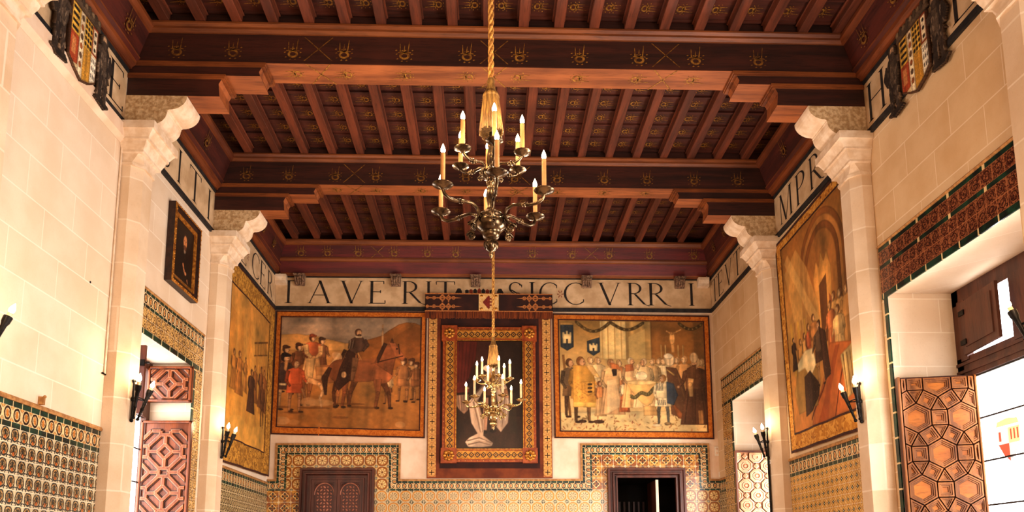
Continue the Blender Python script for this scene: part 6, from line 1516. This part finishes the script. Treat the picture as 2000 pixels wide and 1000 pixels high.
# ---- small fittings
def onback(px, py, d=.02): return ony(px, py, YB - d)
p = onback(1400, 881); t = thing('wall_switch', 'white switch plate on the plaster strip right of the right doorway', 'switch', tuple(p)); 
m = MB(); m.box(p[0] - .035, p[0] + .035, YB - .018, YB - .002, p[2] - .085, p[2] + .085, MAT['white_plastic']); keep(bevel(m.build('plate'), .004), t)
for dz in (.04, -.035): m = MB(); m.ball((p[0], YB - .02, p[2] + dz), .022, .006, .022, MAT['plaster'], 10, 6); keep(m.build('rocker'), t)
p = onback(1408, 926); t = thing('alarm_call_point', 'tiny white box with a red square below the switch plate', 'call point', tuple(p))
m = MB(); m.box(p[0] - .035, p[0] + .035, YB - .025, YB - .002, p[2] - .05, p[2] + .04, MAT['white_plastic']); keep(bevel(m.build('box'), .003), t)
m = MB(); m.box(p[0] - .02, p[0] + .02, YB - .030, YB - .025, p[2] - .012, p[2] + .03, MAT['red_plastic']); keep(m.build('red_button'), t)
m = MB(); m.tube([(XL + .012, 7.60, 6.05), (XL + .012, 7.60, 3.52)], .011, MAT['stone_carved'], 8); m.tube([(XL + .012, 7.60, 3.52), (XL + .012, 7.55, 3.515), (XL + .012, 7.66, 3.515)], .008, MAT['iron'], 6)
tag(m.build('cable_conduit'), 'thin painted cable pipe running down beside the left pilaster', 'pipe')
q = onx(75, 787, XL); m = MB(); m.box(XL + .003, XL + .05, q[1] - .012, q[1] + .012, 2.98, 3.05, MAT['terracotta']); m.ball((XL + .05, q[1], 3.05), .014, .014, .014, MAT['terracotta']); tag(m.build('wall_peg'), 'small brown peg on the edge above the left tiled dado', 'peg')
q = onx(176, 551, XL); m = MB(); m.ball((XL + .001, q[1], q[2]), .008, .012, .012, MAT['iron'], 8, 6); tag(m.build('nail'), 'small dark nail alone on the bright blank left wall', 'nail')
p = onx(1547, 887, XR - .2); m = MB(); m.box(XR - .214, XR - .2005, 10.43, 10.47, p[2] - .03, p[2] + .03, MAT['white_plastic']); m.ball((XR - .215, 10.45, p[2]), .004, .008, .008, MAT['iron'], 6, 4)
tag(m.build('sensor_box'), 'tiny white box on the farther right pilaster near the tapestry corner', 'box')

# ------------------------------------------------------------------ light
def area(name, loc, size, energy, col, direction, sy=None):
    d = bpy.data.lights.new(name, 'AREA'); d.energy = energy; d.color = col; d.size = size
    if sy: d.shape = 'RECTANGLE'; d.size_y = sy
    o = bpy.data.objects.new(name, d); COL.objects.link(o); o.location = loc
    o.rotation_euler = mathutils.Vector(direction).to_track_quat('-Z', 'Y').to_euler(); return o
DAY = (1, .975, .95); WARM = (1, .77, .54)
area('daylight_right_window', (XR - .03, 6.3, 2.3), 1.5, 170, DAY, (-1, 0, .12), 2.4)
area('daylight_back_right_window', (XR - .03, 11.6, 2.3), 1.3, 100, DAY, (-1, 0, .1), 2.2)
area('daylight_left_window', (XL + .05, 8.9, 2.3), .8, 60, DAY, (1, 0, .1), 2.2)
area('daylight_unseen_rear_window', (XR - .1, 2.2, 2.8), 2.0, 400, DAY, (-1, .42, .20), 2.8)  # added for an unseen window, turned towards the left wall
area('fill_behind_viewer', (.2, -2.6, 3.0), 3.0, 270, WARM, (0, 1, .06), 2.0)  # added warm fill, no fixture stands here
area('floor_bounce_fill_front', (.2, 5.0, .35), 4.5, 32, WARM, (0, 0, 1), 4.0)  # added fill in place of warm bounce off the floor
area('floor_bounce_fill_back', (.2, 10.3, .35), 4.5, 50, WARM, (0, 0, 1), 4.0)  # second added upward fill, for the far bays
w = bpy.data.worlds.new('world'); SC.world = w; w.use_nodes = True
w.node_tree.nodes['Background'].inputs[0].default_value = (.9, .95, 1, 1); w.node_tree.nodes['Background'].inputs[1].default_value = .6
SC.view_settings.view_transform = 'Standard'; SC.view_settings.look = 'None'; SC.view_settings.exposure = .25; SC.view_settings.gamma = .90
SC.cycles.max_bounces = 6; SC.cycles.diffuse_bounces = 4; SC.cycles.glossy_bounces = 3; SC.cycles.sample_clamp_indirect = 4; SC.cycles.caustics_reflective = False; SC.cycles.caustics_refractive = False
SC.cycles.use_denoising = True
